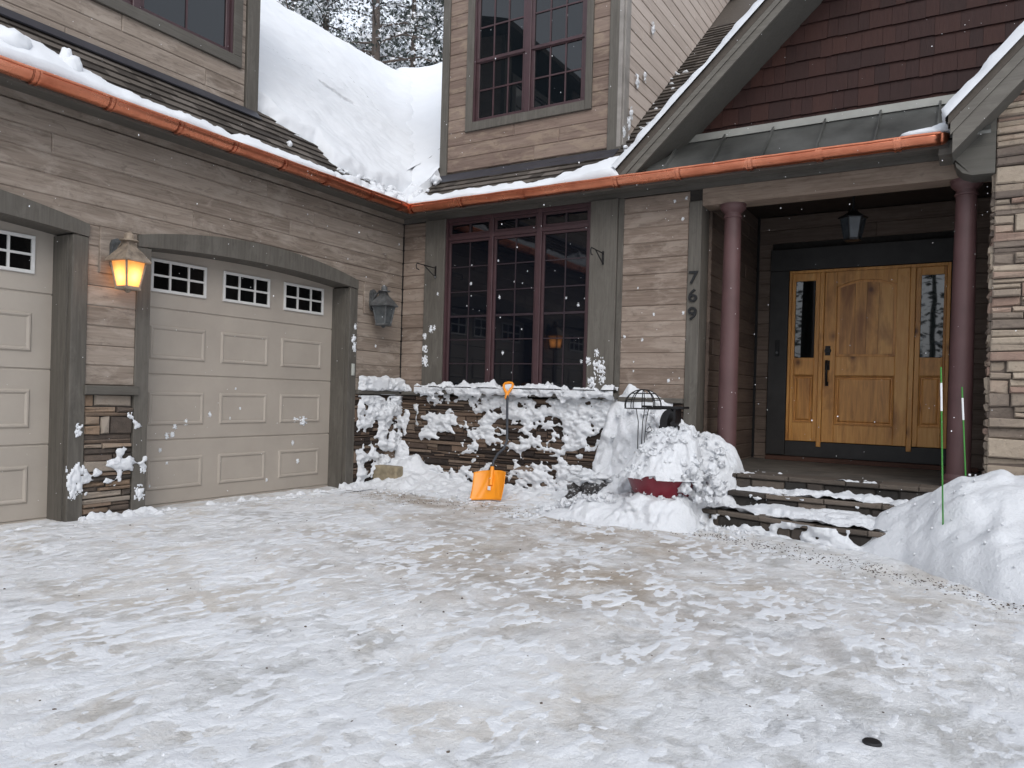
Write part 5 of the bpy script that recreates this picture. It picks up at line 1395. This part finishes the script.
for k in range(30):
    t = R(r.uniform(185, 365)); rr = r.uniform(0.36, 0.445)
    mb.ico((bc.x + rr * math.cos(t), bc.y + rr * math.sin(t), bc.z + 0.335 + r.uniform(-0.015, 0.02)), r.uniform(0.015, 0.045) * (1.5 if t > R(310) else 1), 2, 0.9, 1.4, (1.2, 1.2, 0.8), seed=k * 2.9)
for k in range(16):
    mb.ico((bc.x + r.uniform(0.30, 0.62), bc.y + r.uniform(-0.30, 0.0), bc.z + r.uniform(0.05, 0.42)), r.uniform(0.025, 0.06), 3, 0.9, 1.4, seed=k * 6.1)
o = mb.build('bowl_snow', M['snowpile'], None, smooth=180); tag(o, 'snow piled over the dark red planter bowl', 'bowl snow', kind='stuff')

dc = Vector((4.12, -0.80, 1.36))
ob = empty('wire_topiary', (dc.x, dc.y, 0.9), 'rusty wire dome on thin legs sticking out of the snow heap', 'garden wire')
mb = MB(); rd = 0.205
for k in range(5):
    t = math.pi * k / 5
    mb.tube([dc + Vector((rd * math.cos(a) * math.cos(t), rd * math.cos(a) * math.sin(t), rd * 0.86 * math.sin(a) - 0.04)) for a in [math.pi * q / 14 for q in range(-1, 16)]], 0.0055, 5)
for zz in (-0.2, 0.35, 0.75):
    rr = rd * math.sqrt(1 - zz * zz); mb.tube([dc + Vector((rr * math.cos(a), rr * math.sin(a), rd * 0.86 * zz - 0.04)) for a in [2 * math.pi * q / 24 for q in range(25)]], 0.0055, 5)
mb.build('dome', M['iron'], ob)
mb = MB()
for dx in (-0.05, 0.04, 0.0):
    mb.tube([dc + Vector((dx * 1.6, 0.05 * (dx == 0), -0.08)), dc + Vector((dx, 0, -0.22)), dc + Vector((dx * 0.8 - 0.01, 0, -0.55))], 0.005, 5)
mb.tube([dc + Vector((0.06, -0.02, -0.30)), dc + Vector((0.10, -0.03, -0.26)), dc + Vector((0.12, -0.03, -0.31)), dc + Vector((0.07, -0.02, -0.34)), dc + Vector((0.04, -0.02, -0.31))], 0.005, 5); mb.build('leg', M['iron'], ob)

sx_, sy_ = 4.42, -0.62
ob = empty('garden_stand', (sx_, sy_, 0.9), 'black iron stand with flat top half buried beside the porch post', 'garden stand')
mb = MB(); mb.box((sx_ - 0.35, sy_ - 0.10, 1.295), (sx_ + 0.13, sy_ + 0.10, 1.32)); mb.box((sx_ - 0.30, sy_ - 0.08, 1.283), (sx_ + 0.06, sy_ + 0.08, 1.2945)); mb.build('top_plate', M['iron'], ob)
mb = MB(); arc_ = [(0.055 * math.cos(a) - 0.02, 0.16 * math.sin(a)) for a in [math.pi * (0.5 + q / 12) for q in range(13)]]
outp = [(sx_ + 0.02 + x * 2.0, 1.13 + z) for x, z in arc_] + [(sx_ + 0.045 + x * 1.2, 1.13 + z * 0.8) for x, z in reversed(arc_)]
for k in range(12):
    a0, a1, b1, b0 = outp[k], outp[k + 1], outp[24 - k], outp[25 - k]
    mb.prism([(a0[0], sy_ - 0.11, a0[1]), (a1[0], sy_ - 0.11, a1[1]), (b1[0], sy_ - 0.11, b1[1]), (b0[0], sy_ - 0.11, b0[1])], (0, 0.20, 0))
mb.box((sx_ + 0.02, sy_ - 0.10, 0.98), (sx_ + 0.045, sy_ + 0.09, 1.285)); mb.build('drum', M['iron'], ob)
mb = MB(); mb.tube([(sx_ + 0.04, sy_ - 0.12, 1.13), (sx_ + 0.10, sy_ - 0.14, 1.10), (sx_ + 0.10, sy_ - 0.14, 1.04), (sx_ + 0.18, sy_ - 0.12, 1.05), (sx_ + 0.17, sy_ - 0.12, 1.02)], 0.012, 8)
mb.tube([(sx_ + 0.03, sy_ - 0.125, 1.13), (sx_ + 0.03, sy_ - 0.14, 1.13)], 0.03, 12); mb.build('handle', M['iron'], ob)
mb = MB(); mb.box((sx_ - 0.145, sy_ - 0.09, 0.86), (sx_ - 0.085, sy_ - 0.07, 1.10)); mb.box((sx_ + 0.0, sy_ + 0.05, 0.8), (sx_ + 0.03, sy_ + 0.08, 1.283)); mb.box((sx_ - 0.145, sy_ - 0.07, 1.0), (sx_ + 0.02, sy_ - 0.06, 1.04)); mb.build('leg', M['iron'], ob)

# tan block and dark rock
mb = MB(); mb.box((0.03, -0.58, 0.10), (0.46, -0.42, 0.36))
o = mb.build('stone_block', M['block'], None, loc=(0.25, -0.5, 0.1)); tag(o, 'tan stone block half buried in snow in the inner corner', 'stone block')
bv = o.modifiers.new('bevel', 'BEVEL'); bv.width = 0.015; bv.segments = 2
mb = MB(); mb.ico((3.38, -0.60, 0.22), 0.22, 4, 0.6, 1.8, (1.0, 0.7, 0.9), seed=4)
o = mb.build('boulder', M['frostrock'], None, smooth=50, loc=(3.36, -0.6, 0.1)); tag(o, 'dark boulder with a snow cap between the shovel and the red bowl', 'boulder')
mb = MB(); mb.ico((3.38, -0.57, 0.45), 0.15, 4, 0.8, 2.2, (1.25, 0.9, 0.5), seed=6); mb.ico((3.25, -0.62, 0.42), 0.1, 3, 0.6, 2.2, (1.3, 0.9, 0.5), seed=9)
o = mb.build('boulder_snow', M['snowpile'], None, smooth=180); tag(o, 'cap of snow on the dark boulder', 'snow cap', kind='stuff')
mb = MB(); mb.lathe([(0.034, 0.0), (0.036, 0.006), (0.03, 0.012), (0.012, 0.013)], (6.925, -5.46, gz(6.925, -5.46) - 0.001), 20)
o = mb.build('drain_cap', M['iron'], None, loc=(6.925, -5.46, 0.09)); tag(o, 'small round dark cap lying in the ice at the bottom right', 'cap')

# driveway markers in the snowbank
def marker(x, y, z0, z1, ztop, lean, label):
    ob = empty('driveway_marker', (x, y, z0), label, 'driveway marker')
    L = z1 - z0; P = lambda z: (x - lean * (z - z0) / L, y, z)
    mb = MB(); mb.tube([P(z0 - 0.12), P(z0 + L * 0.5), P(z1)], 0.0068, 8); mb.build('stake', M['green'], ob, smooth=50)
    b0, b1 = ztop; mb = MB(); mb.tube([P(b0), P(b1)], 0.0085, 8); mb.build('reflective_band', M['band'], ob)
marker(7.035, -1.5, 0.52, 1.724, (1.361, 1.592), 0.045, 'tall green driveway marker standing low in the front of the snowbank')
marker(7.187, -0.9, 0.76, 1.576, (1.285, 1.479), 0.05, 'shorter green driveway marker in front of the right porch column')

# ------------------------------------------------------------------ trees beyond the roof
def make_tree(name, x, y, hgt, r0, c0, crown_r, nleaf, seed, leaf=0.13, label='', limbs=14, parent_none=True):
    r = random.Random(seed); ob = empty(name, (x, y, 0), label, 'tree', 'pines beyond the roof')
    mb = MB(); n = 9; pts = []; px = r.uniform(-0.02, 0.02); pyy = r.uniform(-0.02, 0.02)
    for k in range(n):
        t = k / (n - 1); pts.append((x + px * hgt * t + r.uniform(-0.03, 0.03), y + pyy * hgt * t, hgt * t))
    mb.tube(pts, [r0 * (1 - 0.85 * k / (n - 1)) for k in range(n)], 9)
    tips = []
    for k in range(limbs):
        z = hgt * r.uniform(c0 * 0.85, 0.98); t = z / hgt; a = r.uniform(0, 6.283)
        ln = crown_r * (1.15 - 0.75 * max(0, (t - c0) / (1 - c0))) * r.uniform(0.6, 1.0)
        b = Vector((x + px * z, y + pyy * z, z)); d = Vector((math.cos(a), math.sin(a), r.uniform(-0.15, 0.25)))
        q = [b, b + d * ln * 0.5 + Vector((0, 0, 0.05 * ln)), b + d * ln + Vector((0, 0, -0.12 * ln))]
        mb.tube(q, [0.05 * (1.2 - t) + 0.012, 0.03, 0.008], 5); tips.append(q)
    mb.build('trunk', M['bark'], ob, smooth=60)
    mb = MB()
    for k in range(nleaf):
        q = r.choice(tips); f = r.uniform(0.15, 1.0)
        p = q[0].lerp(q[1], f * 2) if f < 0.5 else q[1].lerp(q[2], f * 2 - 1)
        sp = 0.12 + 0.16 * crown_r * r.random()
        p = p + Vector((r.gauss(0, sp), r.gauss(0, sp), r.gauss(0, sp * 0.55)))
        s_ = leaf * r.uniform(0.5, 1.4); a = Vector((r.gauss(0, 1), r.gauss(0, 1), r.gauss(-0.3, 0.5))).normalized(); b = a.cross(Vector((r.gauss(0, 1), r.gauss(0, 1), r.gauss(0, 1)))).normalized()
        w = s_ * r.uniform(0.35, 0.8)
        mb.face([p - a * s_ * 0.5, p + b * w * 0.5, p + a * s_ * 0.5, p - b * w * 0.5], r.uniform(0, 0.5) if r.random() < 0.52 else r.uniform(0.57, 1))
    mb.build('crown', M['needles'], ob, fixn=False)
    return ob
TL = [(-9.77, 10.3, 21, 0.29, 0.62, 2.6, 2600, 'straight pine trunk right of middle in the gap above the garage roof'),
      (-10.0, 12.4, 20, 0.21, 0.55, 2.2, 3400, 'thin pine nearest the upstairs window in the gap above the roofs'),
      (-14.9, 13.0, 23, 0.31, 0.50, 2.8, 4200, 'pine at the left of the gap above the garage roof')]
for i, (x, y, h, r0, c0, cr, nl_, lb) in enumerate(TL): make_tree('pine_tree', x, y, h, r0, c0, cr, int(nl_ * 1.6), 100 + i, 0.14, lb, 30)
r = random.Random(4)
FT = [(-19, 20), (-16.5, 17.2), (-13.4, 17.6), (-12.2, 21.5), (-20.5, 15.5), (-24, 20), (-16, 24), (-9.5, 18.5), (-6, 22), (-21, 26), (-28, 15), (-1, 24), (-12.7, 15.3), (-17.6, 14.0), (-10.7, 17.2), (-16.2, 12.0), (-15, 20.5), (-18, 28), (-12.5, 27), (-24, 30)]
for i, (x, y) in enumerate(FT):
    make_tree('pine_tree', x, y, r.uniform(17, 23), r.uniform(0.15, 0.24), 0.22, r.uniform(2.6, 3.4), 13000, 200 + i, 0.19, 'snow laden pine in the thicket behind the nearer trunks', 46)

# woods across the road behind the viewer, seen as reflections in the panes
mb = MB(); r = random.Random(8)
for k in range(70):
    a = R(r.uniform(190, 385)); d = r.uniform(22, 40); h = r.uniform(10, 18); cr = r.uniform(1.8, 3.0)
    if k > 84: a = R(r.uniform(250, 285)); d = r.uniform(24, 34); h = r.uniform(10, 16)
    if k > 104: a = R(r.choice([r.uniform(30, 55), r.uniform(228, 250)])); d = r.uniform(19, 26); h = r.uniform(22, 29)
    x, y = 6 + d * math.cos(a), -6 + d * math.sin(a)
    mb.tube([(x, y, 0), (x, y, h * 0.95)], [0.2, 0.03], 6, 0.3)
    for q in range(560):
        t = r.random() ** 0.8; z = h * (0.12 + 0.88 * t); rr = cr * (1.05 - t) * math.sqrt(r.random()); aa = r.uniform(0, 6.283)
        p = Vector((x + rr * math.cos(aa), y + rr * math.sin(aa), z)); s_ = r.uniform(0.25, 0.65)
        u = Vector((math.cos(aa), math.sin(aa), -0.35)); v = Vector((-math.sin(aa), math.cos(aa), r.uniform(-.4, .4)))
        mb.face([p - u * s_ * .5, p + v * s_ * .35, p + u * s_ * .5, p - v * s_ * .35], r.uniform(0, 0.5) if r.random() < 0.80 else r.uniform(0.57, 1))
o = mb.build('woods', M['forest'], None, fixn=False); tag(o, 'snowy woods across the road mirrored in the window panes', 'woods', kind='stuff')

# ------------------------------------------------------------------ camera
CAM = Vector((7.2225, -8.6906, 1.39))
yaw, pitch, roll = R(-31.28), R(-0.23), R(1.60)
f = Vector((math.sin(yaw) * math.cos(pitch), math.cos(yaw) * math.cos(pitch), math.sin(pitch))); rt = Vector((math.cos(yaw), -math.sin(yaw), 0)); u = rt.cross(f)
r2 = rt * math.cos(roll) + u * math.sin(roll); u2 = -rt * math.sin(roll) + u * math.cos(roll)
cd = bpy.data.cameras.new('camera'); cd.sensor_width = 36; cd.lens = 758.4 / 1024 * 36; cd.shift_y = 14.5 / 1024; cd.clip_end = 2000; cd.clip_start = 0.05
cam = bpy.data.objects.new('camera', cd); COL.objects.link(cam)
cam.matrix_world = Matrix(((r2.x, u2.x, -f.x, CAM.x * S), (r2.y, u2.y, -f.y, CAM.y * S), (r2.z, u2.z, -f.z, CAM.z * S), (0, 0, 0, 1)))
scene.camera = cam

# falling snow between the viewer and the house
mb = MB(); r = random.Random(2024); n = 0
while n < 620:
    d = r.uniform(2.2, 10.5); px, py = r.uniform(-0.70, 0.70), r.uniform(-0.50, 0.56)
    p = CAM + (f + r2 * px + u2 * py) * d
    if p.z < 0.2 or p.y > -0.7 or p.x < 0.7: continue
    rr = d * (r.uniform(0.00020, 0.0005) if r.random() < 0.93 else r.uniform(0.0006, 0.0010))
    mb.ico(tuple(p), rr, 1, 0.5, 2, (1, 1, r.uniform(0.9, 1.4)), seed=n); n += 1
o = mb.build('falling_snow', M['flake'], None, smooth=180); tag(o, 'snowflakes falling in front of the house', 'snowflakes', kind='stuff')

# ------------------------------------------------------------------ light
w = bpy.data.worlds.new('World'); scene.world = w; w.use_nodes = True
nt = w.node_tree; bg = nt.nodes['Background']
sky = nt.nodes.new('ShaderNodeTexSky'); sky.sky_type = 'NISHITA'; sky.sun_disc = False
EL, AZ = R(38), R(142)
sky.sun_elevation = EL; sky.sun_rotation = AZ; sky.air_density = 1.0; sky.dust_density = 4.0; sky.ozone_density = 1.0
hs = nt.nodes.new('ShaderNodeHueSaturation'); hs.inputs['Saturation'].default_value = 0.5; hs.inputs['Value'].default_value = 1.0
nt.links.new(sky.outputs[0], hs.inputs['Color'])
ov = nt.nodes.new('ShaderNodeMix'); ov.data_type = 'RGBA'; ov.inputs[0].default_value = 0.72   # even cloud cover over the clear sky
ov.inputs[7].default_value = (4.62, 4.95, 5.5, 1)
nt.links.new(hs.outputs[0], ov.inputs[6]); nt.links.new(ov.outputs[2], bg.inputs['Color']); bg.inputs['Strength'].default_value = 0.15
sun = bpy.data.lights.new('sun', 'SUN'); sun.energy = 0.5; sun.angle = R(35); sun.color = (1, 0.985, 0.965)
so = bpy.data.objects.new('sun', sun); COL.objects.link(so)
sd = Vector((math.sin(AZ) * math.cos(EL), math.cos(AZ) * math.cos(EL), math.sin(EL)))
so.rotation_euler = sd.to_track_quat('Z', 'Y').to_euler()
vs = scene.view_settings; vs.view_transform = 'Standard'; vs.look = 'None'; vs.gamma = 1; vs.use_curve_mapping = False; vs.exposure = 0.76
scene.cycles.max_bounces = 6; scene.cycles.diffuse_bounces = 3; scene.cycles.use_denoising = True
